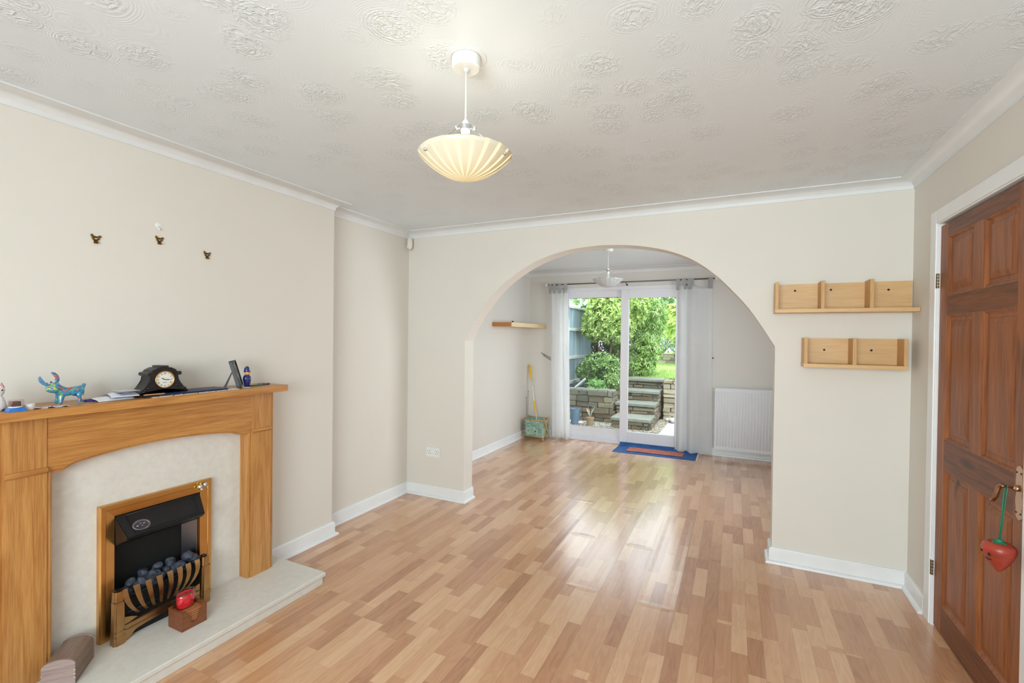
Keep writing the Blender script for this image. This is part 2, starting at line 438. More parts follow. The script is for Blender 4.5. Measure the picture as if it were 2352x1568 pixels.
# alcove wall, and the chimney breast standing in front of it
bm = new(); box(bm, XA - 0.15, XA, YF, YB, 0, H); struct('wall_left', bm, M_wall)
bm = new()
fy0, fy1, fz1 = 1.10, 1.497, 0.63
box(bm, XA, XC, YF, fy0, 0, H); box(bm, XA, XC, fy1, YC, 0, H); box(bm, XA, XC, fy0, fy1, fz1, H)
struct('wall_chimney', bm, M_wall)
# dividing wall with its arch
arch = [(-2.123, 1.410), (-2.050, 1.553), (-1.945, 1.701), (-1.800, 1.856), (-1.620, 1.982), (-1.428, 2.074), (-1.208, 2.132), (-0.998, 2.150), (-0.864, 2.149), (-0.671, 2.130), (-0.456, 2.081), (-0.280, 2.004), (-0.139, 1.898), (-0.030, 1.786), (0.077, 1.658), (0.156, 1.536), (0.233, 1.406)]
def catmull(pts, k=5):
    out = []
    for i in range(len(pts) - 1):
        p0 = Vector(pts[max(i - 1, 0)]); p1 = Vector(pts[i]); p2 = Vector(pts[i + 1]); p3 = Vector(pts[min(i + 2, len(pts) - 1)])
        for j in range(k):
            s = j / k
            out.append(0.5 * ((2 * p1) + (p2 - p0) * s + (2 * p0 - 5 * p1 + 4 * p2 - p3) * s * s + (3 * p1 - p0 - 3 * p2 + p3) * s ** 3))
    out.append(Vector(pts[-1])); return out
AL, AR = -2.123, 0.233
ac = [tuple(p) for p in catmull(arch)]
bm = new()
box(bm, XD - 0.1, AL, YB, YB2, 0, 1.41); box(bm, AR, XR + 0.1, YB, YB2, 0, 1.406)
prism(bm, [(XD - 0.1, 1.41)] + ac + [(XR + 0.1, 1.406), (XR + 0.1, H), (XD - 0.1, H)], 1, YB, YB2)
bmesh.ops.remove_doubles(bm, verts=bm.verts, dist=1e-4)
struct('wall_arch', bm, M_wall)
# right wall: pine door opening, and further on an unseen side window, added to light the dining room
DY0, DY1, DZ = 2.255, 3.07, 2.045
bm = new(); T = 0.12
box(bm, XR, XR + T, YF, DY0 - 0.02, 0, H); box(bm, XR, XR + T, DY1 + 0.02, YB, 0, H); box(bm, XR, XR + T, DY0 - 0.02, DY1 + 0.02, DZ + 0.015, H)
struct('wall_right', bm, M_wall)
bm = new()
wy0, wy1, wz0, wz1 = 3.8, 4.9, 0.95, 2.1
box(bm, XR, XR + T, YB2, wy0, 0, H); box(bm, XR, XR + T, wy1, YD, 0, H); box(bm, XR, XR + T, wy0, wy1, 0, wz0); box(bm, XR, XR + T, wy0, wy1, wz1, H)
struct('wall_dining_right', bm, M_walld)
bm = new(); box(bm, XD - 0.15, XD, YB2, YD, 0, H); struct('wall_dining_left', bm, M_walld)
OX0, OX1, OZ = -2.255, -0.56, 2.16
bm = new(); box(bm, XD - 0.15, OX0, YD, YD + 0.28, -0.15, H + 0.3); box(bm, OX1, XR + T, YD, YD + 0.28, -0.15, H + 0.3); box(bm, OX0, OX1, YD, YD + 0.28, OZ, H + 0.3)
box(bm, OX0, OX1, YD, YD + 0.28, -0.15, 0.0)
struct('wall_back', bm, M_walld)
bm = new()
gx0, gx1, gz0, gz1 = -1.3, 0.78, 0.8, 2.15
box(bm, XA - 0.15, gx0, YF - 0.12, YF, 0, H); box(bm, gx1, XR + T, YF - 0.12, YF, 0, H); box(bm, gx0, gx1, YF - 0.12, YF, 0, gz0); box(bm, gx0, gx1, YF - 0.12, YF, gz1, H)
struct('wall_front', bm, M_wall)
for n_, ax in (('window_front_unseen', 'f'), ('window_side_added', 's')):  # out-of-view window frames, put in where the added area lamps shine through
    bm = new()
    if ax == 'f':
        for a, b in ((gx0, gx0 + .06), (gx1 - .06, gx1), (-0.29, -0.23)): box(bm, a, b, YF - .09, YF - .03, gz0, gz1, .004)
        box(bm, gx0, gx1, YF - .09, YF - .03, gz0, gz0 + .06, .004); box(bm, gx0, gx1, YF - .09, YF - .03, gz1 - .06, gz1, .004)
    else:
        for a, b in ((wy0, wy0 + .06), (wy1 - .06, wy1)): box(bm, XR + .03, XR + .09, a, b, wz0, wz1, .004)
        box(bm, XR + .03, XR + .09, wy0, wy1, wz0, wz0 + .06, .004); box(bm, XR + .03, XR + .09, wy0, wy1, wz1 - .06, wz1, .004)
    struct(n_, bm, M_upvc)

# skirting board with its quadrant bead
SK = [(0, 0.0), (0.0165, 0.0), (0.0165, 0.083), (0.015, 0.089), (0.010, 0.0925), (0.0085, 0.097), (0, 0.097)]
BD = [(0.0165, 0.0005), (0.036, 0.0005), (0.036, 0.004), (0.033, 0.012), (0.026, 0.018), (0.0165, 0.020)]
def skirting(name, path, bead=None):
    bm = new(); sweep(bm, path, SK); sweep(bm, bead or path, BD); return struct(name, bm, M_white, auto=35)
skirting('baseboard_left', [(XC, 1.875), (XC, YC), (XA, YC), (XA, YB), (AL, YB), (AL, YB2)], [(XC, 1.974), (XC, YC), (XA, YC), (XA, YB), (AL, YB), (AL, YB2)])
skirting('baseboard_right', [(AR, YB2), (AR, YB), (XR, YB), (XR, DY1 + 0.095)])
skirting('baseboard_dining_left', [(XD, YB2), (XD, YD), (OX0 - 0.005, YD)])
skirting('baseboard_dining_back', [(OX1 + 0.005, YD), (XR, YD)])
# coving
CV = [(0, H), (0.084, H), (0.084, H - 0.005)] + [(0.080 - 0.074 * math.sin(a), H - 0.007 - 0.046 * (1 - math.cos(a))) for a in [R(x) for x in (0, 18, 36, 54, 72, 90)]] + [(0.006, H - 0.059), (0, H - 0.059)]
bm = new(); sweep(bm, [(XC, YF), (XC, YC), (XA, YC), (XA, YB), (XR, YB), (XR, YF)], CV); struct('trim_1', bm, M_cove, auto=25)
bm = new(); sweep(bm, [(XD, YB2), (XD, YD), (XR, YD), (XR, YB2)], CV); struct('trim_2', bm, M_cove, auto=25)

# ---------------------------------------------------------------- pine door, its lining and architrave
bm = new(); x0 = XR - 0.016
box(bm, x0, XR, DY1 + 0.012, DY1 + 0.085, 0, DZ + 0.075, .004)
box(bm, x0, XR, DY0 - 0.085, DY0 - 0.012, 0, DZ + 0.075, .004)
box(bm, x0, XR, DY0 - 0.012, DY1 + 0.012, DZ + 0.008, DZ + 0.075, .004)
box(bm, XR - 0.010, XR + T, DY1 + 0.004, DY1 + 0.0165, 0, DZ + 0.008, .002)
box(bm, XR - 0.010, XR + T, DY0 - 0.0165, DY0 - 0.004, 0, DZ + 0.008, .002)
box(bm, XR - 0.010, XR + T, DY0, DY1, DZ + 0.002, DZ + 0.0145, .002)
box(bm, XR + 0.045, XR + 0.06, DY0, DY1, 0.01, DZ, .002)
struct('trim_3', bm, M_white)
door = thing('door_1', (XR, (DY0 + DY1) / 2, 0), 'six panel stained pine door in a white frame on the right wall', None, kind='structure')
DX0, DX1 = XR + 0.002, XR + 0.038
sy = 0.088; c1 = (DY1 - sy - 0.268, DY1 - sy); c2 = (DY0 + sy + 0.004, DY0 + sy + 0.272)
rows = [(0.145, 0.82), (0.97, 1.582), (1.678, 1.968)]
bm = new(); box(bm, DX0, DX1, DY1 - sy, DY1, 0.008, 2.035, .0015); part('stile', bm, M_pine, door)
bm = new(); box(bm, DX0, DX1, DY0, c2[0], 0.008, 2.035, .0015); part('stile', bm, M_pine, door)
bm = new()
for a, b in rows: box(bm, DX0 + .0004, DX1, c2[1], c1[0], a, b)
part('muntin', bm, M_pine, door)
for a, b in ((0.008, 0.145), (0.82, 0.97), (1.582, 1.678), (1.968, 2.035)):
    bm = new(); box(bm, DX0 + .0006, DX1, c2[0], c1[1], a, b); part('rail', bm, M_pineh, door)
for a, b in rows:
    for cy0, cy1 in (c1, c2):
        bm = new()
        def ring(i, x): return [(x, cy0 + i, a + i), (x, cy1 - i, a + i), (x, cy1 - i, b - i), (x, cy0 + i, b - i)]
        rr = [ring(0, DX0 + 0.001), ring(0.005, DX0 + 0.0035), ring(0.013, DX0 + 0.0115), ring(0.018, DX0 + 0.013), ring(0.030, DX0 + 0.013), ring(0.033, DX0 + 0.010), ring(0.058, DX0 + 0.0045)]
        vs = [[bm.verts.new(p) for p in q] for q in rr]
        for q, w in zip(vs, vs[1:]):
            for k in range(4): bm.faces.new((q[k], q[(k + 1) % 4], w[(k + 1) % 4], w[k]))
        bm.faces.new(vs[-1]); part('panel', bm, M_pine, door)
for z in (1.76, 0.295):
    bm = new()
    for k in range(5): tube(bm, [(XR - 0.006, DY1 + 0.006, z - 0.0375 + k * 0.0155), (XR - 0.006, DY1 + 0.006, z - 0.0375 + k * 0.0155 + 0.013)], 0.0062, 10)
    box(bm, XR - 0.0125, XR - 0.0105, DY1 + 0.008, DY1 + 0.014, z - .0375, z + .0375)
    part('hinge', bm, mat('worn_brass_hinge', (120, 104, 78), 0.4, 0.9), door, auto=40)
M_hand = mat('tarnished_brass_lever', (178, 140, 112), 0.26, 1.0, var=0.15, vscale=50)
M_plate = mat('faded_brass_plate', (205, 170, 145), 0.45, 0.35, var=0.06)
bm = new(); hy = 2.300
pl = []
for k in range(25):
    s = k / 24; z = 0.810 + s * 0.196; w = 0.021 if 0.1 < s < 0.9 else 0.021 * math.sqrt(max(0.0, 1 - ((0.1 - s) / 0.1 if s < 0.1 else (s - 0.9) / 0.1) ** 2)); w = max(w, .002)
    pl.append((z, w * (1 + 0.12 * math.cos(s * 6 * PI) if 0.1 < s < 0.9 else w and 1)))
prism(bm, [(hy - w, z) for z, w in pl] + [(hy + w, z) for z, w in pl[::-1]], 0, DX0 - 0.004, DX0, .001)
hp = part('handle_plate', bm, M_plate, door, label='pale brass back plate')
bm = new()
for y_, z_ in ((-.014, .98), (.014, .98), (-.014, .835), (.014, .835)): lathe(bm, [(0.0035, 0), (0.0035, 0.0015)], (DX0 - 0.0055, hy + y_, z_), 10, 'x')
parts('screw', bm, M_dark, hp)
bm = new()
tube(bm, [(DX0, 2.296, .925), (.915, 2.296, .925), (.912, 2.296, .926), (.905, 2.293, .928), (.893, 2.288, .930), (.880, 2.280, .932)], [.011, .012, .008, .0065, .0065, .007], 14)
tube(bm, [(.880, 2.272, .933), (.877, 2.284, .934), (.873, 2.291, .926), (.871, 2.296, .908), (.869, 2.303, .885), (.867, 2.318, .868), (.866, 2.333, .866)], [.0075, .009, .0095, .009, .0085, .008, .004], 12, flat=(1, .65))
part('lever', bm, M_hand, door, smooth=True)

# hanging strawberry trinket
sb = thing('hanging_strawberry', (.873, 2.283, .617), 'red strawberry trinket with a face hanging by green ribbon from the door handle', 'ornament')
M_straw = mat('painted_strawberry', (160, 58, 42), 0.35, var=0.35, vscale=18)
bm = new(); lathe(bm, [tuple(p) for p in catmull([(0, 0), (.006, .003), (.016, .016), (.030, .038), (.042, .064), (.047, .084), (.041, .100), (.025, .108), (0, .105)], 3)], (.873, 2.283, .617), 32); part('berry', bm, M_straw, sb, smooth=True)
M_ribbon = mat('green_ribbon', (28, 120, 88), 0.5)
bm = new()
for k in range(6):
    a = k * PI / 3 + .3; d = Vector((math.cos(a), math.sin(a), 0)); c = Vector((.873, 2.283, .722))
    blob(bm, c + d * .017 + Vector((0, 0, .001)), (.016, .008, .004), 2, Matrix.Rotation(a, 4, 'Z') @ Matrix.Rotation(R(22), 4, 'Y'))
blob(bm, (.873, 2.283, .730), (.012, .012, .009), 2)
part('leaf_crown', bm, M_ribbon, sb, smooth=True)
bm = new(); tube(bm, [(.873, 2.283, .735), (.878, 2.283, .82), (.882, 2.283, .915), (.884, 2.283, .938), (.889, 2.284, .9405), (.893, 2.285, .934), (.890, 2.285, .912), (.882, 2.285, .82), (.875, 2.284, .735)], .0028, 6, flat=(1.5, .5)); part('ribbon', bm, M_ribbon, sb, smooth=True)
bm = new()
fd = Vector((-.95, -.32, 0))
blob(bm, Vector((.873, 2.283, .617)) + fd * .044 + Vector((.006, -.012, .068)), (.004, .007, .006), 2)
blob(bm, Vector((.873, 2.283, .617)) + fd * .042 + Vector((-.004, .018, .070)), (.004, .006, .005), 2)
tube(bm, [(.873 + .034 * math.cos(R(198 + q)), 2.283 + .034 * math.sin(R(198 + q)), .6625 + .004 * (q / 22) ** 2) for q in (-22, -10, 3, 16, 28)], .0026, 6)
parts('face_mark', bm, M_dark, sb, smooth=True)

# ---------------------------------------------------------------- sliding patio door
pd = thing('door_2', ((OX0 + OX1) / 2, YD, 0), 'white sliding patio door to the garden', None, kind='structure')
Y0 = YD + 0.005
bm = new()
box(bm, OX0, OX0 + .035, Y0, Y0 + .12, 0, OZ, .004); box(bm, OX1 - .035, OX1, Y0, Y0 + .12, 0, OZ, .004)
box(bm, OX0, OX1, Y0, Y0 + .12, OZ - .05, OZ, .004); box(bm, OX0, OX1, Y0 - .012, Y0 + .12, 0.0, .035, .004); box(bm, OX0, OX1, Y0 + .04, Y0 + .12, .035, .06, .003)
part('door_frame', bm, M_upvc, pd)
def leaf(x0, x1, y, z0, z1, sw, tr, br, inner):
    bm = new(); w = .05
    box(bm, x0, x0 + sw, y, y + w, z0, z1, .005); box(bm, x1 - sw, x1, y, y + w, z0, z1, .005)
    box(bm, x0 + sw, x1 - sw, y + .001, y + w, z1 - tr, z1, .003); box(bm, x0 + sw, x1 - sw, y + .001, y + w, z0, z0 + br, .003)
    lf = part('sliding_leaf' if inner else 'fixed_leaf', bm, M_upvc, pd)
    bm = new(); box(bm, x0 + sw - .005, x1 - sw + .005, y + .022, y + .027, z0 + br - .005, z1 - tr + .005); part('glass_pane', bm, M_glass, lf)
    bm = new(); g = .004
    for a, b, c, d in ((x0 + sw, x1 - sw, z0 + br, z0 + br + g), (x0 + sw, x1 - sw, z1 - tr - g, z1 - tr), (x0 + sw, x0 + sw + g, z0 + br, z1 - tr), (x1 - sw - g, x1 - sw, z0 + br, z1 - tr)): box(bm, a, b, y + .016, y + .022, c, d)
    part('glazing_bead', bm, M_line if not inner else M_upvc, lf)
leaf(OX0 + .035, -1.36, Y0 + .062, .055, OZ - .048, .03, .095, .13, False)
leaf(-1.415, OX1 - .036, Y0 + .004, .036, OZ - .049, .105, .112, .144, True)

# ---------------------------------------------------------------- fireplace
hearth = thing('hearth', (-2.37, 1.2975, 0), 'cream stone hearth slab projecting over the floor below the fireplace', 'hearth')
hz = .066
bm = new(); box(bm, XC + .002, -2.140, .650, 1.951, 0, .043, .002); part('plinth', bm, M_marble, hearth)
bm = new(); box(bm, XC + .001, -2.132, .635, 1.967, .043, hz, .004); part('slab', bm, M_marble, hearth)
bm = new()
MX = -2.535
box(bm, XC + .001, MX, .84, 1.095, hz, .98, .0); box(bm, XC + .001, MX, 1.50, 1.76, hz, .98); box(bm, XC + .001, MX, 1.095, 1.50, .64, .98)
bmesh.ops.remove_doubles(bm, verts=bm.verts, dist=1e-5)
solo('fireplace_back_panel', bm, M_marble, 'cream stone back panel around the electric fire, framed by the wooden surround', 'stone panel')

ms = thing('fireplace_surround', (-2.45, 1.2975, hz), 'oak veneer mantelpiece with two legs and an arched lintel on the left wall', 'mantelpiece')
def leg(y0, y1, inner):
    """plan outline: front panel with rounded moulded edges"""
    xf = -2.46; pts = [(XC + .001, y0), (-2.474, y0), (-2.468, y0 + .003), (-2.4655, y0 + .009), (-2.468, y0 + .015), (-2.468, y0 + .018), (xf, y0 + .0205), (xf, y1 - .0205), (-2.468, y1 - .018), (-2.468, y1 - .015), (-2.4655, y1 - .009), (-2.468, y1 - .003), (-2.474, y1), (XC + .001, y1)]
    bm = new(); prism(bm, pts, 2, hz, 1.114); l = part('leg', bm, M_oakv, ms, auto=40)
    bm = new(); zb = .898
    pr = [(xf - .001, zb - .012), (xf + .004, zb - .0115), (xf + .009, zb - .007), (xf + .011, zb), (xf + .009, zb + .007), (xf + .004, zb + .0115), (xf - .001, zb + .012)]
    prism(bm, pr, 1, y0 + .0185, y1 - .0185, .002); part('bead', bm, M_oak, l, auto=40)
leg(.722, .882, 1); leg(1.713, 1.873, 0)
# lintel with an arched lower edge and a moulded line following it
ly0, ly1 = .8635, 1.7325
def arc_z(y, base, rise):
    c = (.882 + 1.713) / 2; hw = .39; t_ = abs(y - c) / hw
    if t_ >= 1: return base
    k = 1 - t_ * t_
    e = min(1, (1 - t_) / .12); e = e * e * (3 - 2 * e)
    return base + rise * (0.28 * e + 0.72 * k)
ys = [ly0 + (ly1 - ly0) * k / 80 for k in range(81)]
bm = new(); prism(bm, [(y, arc_z(y, .892, .052)) for y in ys] + [(ly1, 1.114), (ly0, 1.114)], 0, -2.52, -2.464); part('lintel', bm, M_oak, ms)
bm = new(); prism(bm, [(y, arc_z(y, .880, .052)) for y in ys] + [(y, arc_z(y, .880, .052) + .03) for y in ys[::-1]], 0, -2.534, -2.472); part('lintel_liner', bm, M_oak, ms)
bm = new(); tube(bm, [(-2.468, y, arc_z(y, .8905, .052)) for y in ys[4:-4]], .0035, 6); part('lintel_moulding', bm, M_oakv, ms, smooth=True)
bm = new(); box(bm, XC + .001, -2.39, .685, 1.910, 1.114, 1.150, .002); part('shelf', bm, M_oak, ms)

# electric fire
ef = thing('electric_fire', (-2.51, 1.297, hz), 'inset electric coal effect fire with a polished brass trim and black hood', 'fireplace')
fa, fb_, ft = 1.053, 1.541, .676
bm = new()
secs = [(0.0, MX + .001), (0.0, -2.5135), (0.006, -2.508), (0.022, -2.508), (0.024, -2.5095), (0.058, -2.5165), (0.058, MX + .001)]
def ufr(i, x): return [(x, fa + i, hz), (x, fa + i, ft - i), (x, fb_ - i, ft - i), (x, fb_ - i, hz)]
vs = [[bm.verts.new(p) for p in ufr(i, x)] for i, x in secs]
for q, w in zip(vs, vs[1:]):
    for k in range(3): bm.faces.new((q[k], q[k + 1], w[k + 1], w[k]))
part('brass_trim', bm, M_brass, ef)
bm = new(); y0, y1, zt = fa + .058, fb_ - .058, ft - .058
box(bm, -2.605, -2.600, y0, y1, hz, zt); box(bm, -2.605, MX, y0 - .004, y0 + .001, hz, zt); box(bm, -2.605, MX, y1 - .001, y1 + .004, hz, zt); box(bm, -2.605, MX, y0, y1, zt - .001, zt + .004); box(bm, -2.60, MX, y0, y1, hz, hz + .004)
part('firebox', bm, M_blackm, ef)
bm = new(); prism(bm, [(-2.533, y1 - .003), (-2.533, y1 - .007), (-2.590, y1 - .050), (-2.598, y1 - .050), (-2.598, y1 - .003)], 2, hz + .02, .525); part('side_reflector', bm, M_steel, ef)
bm = new()
hv = [(-2.520, y0 + .001, zt - .002), (-2.520, y1 - .001, zt - .002), (-2.430, 1.122, .532), (-2.430, 1.458, .532), (-2.440, 1.122, .518), (-2.440, 1.458, .518), (-2.530, y0 + .001, .475), (-2.530, y1 - .001, .475)]
V = [bm.verts.new(p) for p in hv]
for f in ((0, 2, 3, 1), (2, 4, 5, 3), (4, 6, 7, 5), (0, 1, 7, 6), (0, 6, 4, 2), (1, 3, 5, 7)): bm.faces.new([V[i] for i in f])
bmesh.ops.bevel(bm, geom=list(bm.edges), offset=.003, segments=2, affect='EDGES')
hood = part('hood', bm, M_black, ef)
hn = Vector((.083, 0, .091)).normalized(); hc = lambda s, y: Vector((-2.520 + .090 * s, y, zt - .002 - (zt - .534) * s)) + Vector((.0015, 0, .0015))
bm = new()
pr = [hc(.10, 1.150), hc(.10, 1.445), hc(.88, 1.435), hc(.88, 1.157)]; tube(bm, [p for p in pr + pr[:1]], .0016, 6); part('hood_moulding', bm, M_black, hood, smooth=True)
bc = hc(.66, 1.188); ux = Vector((0, 1, 0)); uz = Vector((-.70, 0, .72)).normalized(); nn = ux.cross(uz).normalized(); nn = nn if nn.x > 0 else -nn
def onhood(u, v, w): return bc + ux * u + uz * v + nn * w
bm = new(); A = [[bm.verts.new(onhood(rx * math.cos(2 * PI * k / 40), rz_ * math.sin(2 * PI * k / 40), w)) for k in range(40)] for rx, rz_, w in ((.036, .026, 0), (.036, .026, .003), (.033, .023, .0045), (.030, .020, .003), (.029, .019, .0025))]
for q, w in zip(A, A[1:]):
    for k in range(40): bm.faces.new((q[k], q[(k + 1) % 40], w[(k + 1) % 40], w[k]))
bm.faces.new(A[-1]); bd = part('badge', bm, mat('pewter_badge', (120, 118, 122), 0.3, 0.8), hood, auto=30, label='oval pewter badge with small emblems')
bm = new(); bm.faces.new([bm.verts.new(onhood(.0275 * math.cos(2 * PI * k / 32), .018 * math.sin(2 * PI * k / 32), .0032)) for k in range(32)])
part('badge_field', bm, mat('dark_enamel_field', (58, 54, 62), 0.3), bd)
bm = new()
for u, v, r_ in ((-.016, -.002, .0055), (-.004, .006, .0035), (.001, .009, .003), (.012, .004, .005), (.017, .006, .003), (.002, -.005, .0035)): blob(bm, onhood(u, v, .0035), (r_, r_, r_ * .5), 2)
for k in range(36):
    a = k * PI / 18; blob(bm, onhood(.0325 * math.cos(a), .0225 * math.sin(a), .0045), (.0009, .0009, .0012), 1)
parts('badge_emblem', bm, mat('badge_relief', (190, 185, 192), 0.25, 0.7), bd, smooth=True)
random.seed(5)
coals = [(1.150, .258), (1.180, .288), (1.200, .262), (1.232, .312), (1.225, .275), (1.262, .290), (1.290, .318), (1.292, .272), (1.325, .283), (1.352, .308), (1.368, .276), (1.392, .288), (1.418, .318), (1.440, .300), (1.455, .285), (1.400, .262), (1.262, .262)]
for i, (y, z) in enumerate(coals):
    bm = new(); r_ = random.uniform(.021, .030)
    rot = Matrix.Rotation(random.uniform(0, 6), 4, Vector((random.random(), random.random(), random.random())).normalized())
    blob(bm, (0, 0, 0), (r_ * 1.15, r_ * .95, r_ * .8), 2, rot)
    for v in bm.verts:
        n_ = noise.noise(v.co * 55 + Vector((i * 3.1, 0, 0))); v.co *= 1 + .38 * n_
    bm.transform(Matrix.Translation((-2.518 + random.uniform(-.016, .016), y, z - .006)))
    part('coal', bm, M_coal, ef)
bm = new(); box(bm, -2.585, -2.475, y0 + .005, y1 - .005, hz, .245, .004); part('coal_bed', bm, M_blackm, ef)

# brass fret / grate standing on the hearth
gr = thing('fire_grate', (-2.45, 1.28, hz), 'antique brass fret with curved bars standing in front of the coals', 'grate')
for yc in (1.096, 1.468):
    bm = new(); w = .0225
    for za, zb, k in ((hz, hz + .037, 1.0), (hz + .038, hz + .060, .97), (hz + .061, hz + .190, .90), (hz + .191, hz + .236, .82)):
        s0 = w * k; s1 = w * (k - .05)
        a = [bm.verts.new((-2.452 + dx * s0, yc + dy * s0, za)) for dx, dy in ((-1, -1), (1, -1), (1, 1), (-1, 1))]
        b = [bm.verts.new((-2.452 + dx * s1, yc + dy * s1, zb)) for dx, dy in ((-1, -1), (1, -1), (1, 1), (-1, 1))]
        bm.faces.new(a[::-1]); bm.faces.new(b); sd = [bm.faces.new((a[i], a[(i + 1) % 4], b[(i + 1) % 4], b[i])) for i in range(4)]
        bmesh.ops.bevel(bm, geom=list({e for f in sd for e in f.edges if abs(e.verts[0].co.z - e.verts[1].co.z) > .01}), offset=.007, segments=3, affect='EDGES')
    po = part('post', bm, M_abrass, gr, auto=35)
    bm = new()
    for z in (hz + .0375, hz + .0605, hz + .1905): box(bm, -2.452 - .0195, -2.452 + .0195, yc - .0195, yc + .0195, z - .0006, z + .0006)
    box(bm, -2.4525 - .0185, -2.452 + .006, yc - .012, yc + .012, hz + .236, hz + .242, .003)
    parts('post_cap', bm, M_black, po)
bm = new()
cy = 1.282
def basez(y):
    t_ = abs(y - cy)
    if t_ > .148: return hz
    if t_ > .128: return hz + .03 * (.148 - t_) / .02
    return hz + .030 + .014 * (1 - (t_ / .128) ** 2)
ys = [1.117 + (1.447 - 1.117) * k / 40 for k in range(41)]
prism(bm, [(y, basez(y)) for y in ys] + [(1.447, hz + .074), (cy, hz + .084), (1.117, hz + .074)], 0, -2.462, -2.446, .002)
bs = part('base_rail', bm, M_abrass, gr)
bm = new(); tube(bm, [(-2.4455, 1.118, hz + .048), (-2.4455, cy, hz + .062), (-2.4455, 1.446, hz + .048)], .0012, 6)
tube(bm, [(-2.4455, 1.118, hz + .072), (-2.4455, cy, hz + .082), (-2.4455, 1.446, hz + .072)], .0016, 6); parts('base_line', bm, M_black, bs)
for k, (yt, ybm) in enumerate(((1.116, 1.184), (1.163, 1.216), (1.210, 1.247), (1.256, 1.275), (1.302, 1.303), (1.345, 1.330), (1.385, 1.354), (1.428, 1.376))):
    bm = new(); N = 16; w = .0125; L_, R_ = [], []
    for i in range(N + 1):
        s = i / N; z = .300 + (.160 - .300) * s if True else 0
        
        x = -2.462 + .030 * math.sin(PI * (.15 + .85 * s) ** .9)
        y = yt + (ybm - yt) * (s ** 2.1)
        ww = w * (1 - .55 * s)
        L_.append((x, y - ww, z)); R_.append((x, y + ww, z))
    va = [bm.verts.new(p) for p in L_]; vb = [bm.verts.new(p) for p in R_]
    vc = [bm.verts.new((p[0] - .004, p[1], p[2])) for p in L_]; vd = [bm.verts.new((p[0] - .004, p[1], p[2])) for p in R_]
    for i in range(N):
        for a, b in ((va, vb), (vb, vd), (vd, vc), (vc, va)): bm.faces.new((a[i], b[i], b[i + 1], a[i + 1]))
    bm.faces.new((va[0], vb[0], vd[0], vc[0])); bm.faces.new((va[N], vc[N], vd[N], vb[N]))
    part('bar', bm, M_abrass, gr, auto=40)
for s_, y_ in ((1, 1.120), (-1, 1.444)):
    bm = new(); prism(bm, [(y_, hz + .072), (y_ + s_ * .050, hz + .086), (y_ + s_ * .028, hz + .098), (y_, hz + .108)], 0, -2.452, -2.447); part('corner_piece', bm, M_abrass, gr)
bm = new(); tube(bm, [(-2.470, 1.118, .252), (-2.470, 1.446, .252)], .003, 8); tube(bm, [(-2.466, 1.118, .180), (-2.466, 1.446, .180)], .003, 8); parts('cross_rod', bm, M_black, gr, smooth=True)

# small silver and gold trinket on the fire's corner
cl = thing('silver_trinket', (-2.498, 1.481, .636), 'small silver and gold double trinket hooked on the top right corner of the brass trim', 'ornament')
bm = new()
for dy, dz, r_ in ((-.008, -.002, .0125), (.016, .004, .011)):
    bmesh.ops.create_icosphere(bm, subdivisions=2, radius=r_, matrix=Matrix.Translation((-2.4955, 1.481 + dy, .652 + dz)) @ Matrix.Diagonal((.8, 1, 1.15, 1)))
blob(bm, (-2.490, 1.476, .637), (.006, .007, .007), 2); blob(bm, (-2.489, 1.503, .643), (.006, .006, .007), 2)
parts('bead', bm, M_chrome, cl)
bm = new()
for dy, dz in ((-.026, .002), (-.012, .016)): tube(bm, [(-2.503, 1.481 + dy + .009 * math.cos(a), .652 + dz + .009 * math.sin(a)) for a in [k * PI / 6 for k in range(13)]], .0022, 6, cap=False)
parts('loop', bm, mat('bright_gold', (215, 185, 70), 0.2, 1.0), cl, smooth=True)

# coaster holder with coasters, candle on top
M_box = wood('brown_hardwood', (150, 88, 52), (104, 56, 34), 1, 2.0, 0.45, seed=2.0, figure=0.4)
ch = thing('coaster_holder', (-2.335, 1.323, hz), 'small brown wooden coaster holder on the hearth under the red candle', 'coaster holder')
bx0, bx1, by0, by1, bz = -2.390, -2.281, 1.267, 1.379, .088
bm = new()
box(bm, bx0, bx1, by0, by1, hz, hz + .009, .001)
box(bm, bx0, bx1, by0, by0 + .009, hz + .009, hz + bz, .001); box(bm, bx0, bx1, by1 - .009, by1, hz + .009, hz + bz, .001)
prf = [(by0 + .009, hz + .009), (by1 - .009, hz + .009), (by1 - .009, hz + bz), (by1 - .018, hz + bz), (by1 - .026, hz + .068), (by1 - .034, hz + .058), (by1 - .037, hz + .036), (by1 - .045, hz + .024), (by0 + .045, hz + .024), (by0 + .037, hz + .036), (by0 + .034, hz + .058), (by0 + .026, hz + .068), (by0 + .018, hz + bz), (by0 + .009, hz + bz)]
prism(bm, prf, 0, bx1 - .009, bx1); prism(bm, prf, 0, bx0, bx0 + .009)
part('holder_body', bm, M_box, ch)
M_coas = wood('coaster_wood', (192, 128, 84), (150, 92, 56), 0, 2.0, 0.4, seed=4.0, figure=0.3)
cz = hz + .0095; tp = None
places = ['lowest', 'second from the bottom', 'third from the bottom', 'fourth from the bottom', 'third from the top', 'second from the top', 'topmost']
bm = new(); box(bm, -.044, .044, -.0455, .0455, 0, .008, .0015)
c0 = solo('coaster', bm, M_coas, 'x', 'coaster', loc=((bx0 + bx1) / 2, (by0 + by1) / 2, cz))
for k in range(7):
    c_ = c0 if k == 0 else c0.copy()
    if k: COL.objects.link(c_)
    c_.location = ((bx0 + bx1) / 2 + .0005, (by0 + by1) / 2, cz + k * .0098); tag(c_, 'square wooden coaster, %s of the seven in the holder on the hearth' % places[k], 'coaster', 'coasters in the wooden holder')
ctop = cz + 6 * .0098 + .008
cn = thing('candle', (-2.352, 1.322, ctop), 'red wax candle in an oval glass on the coaster holder', 'candle')
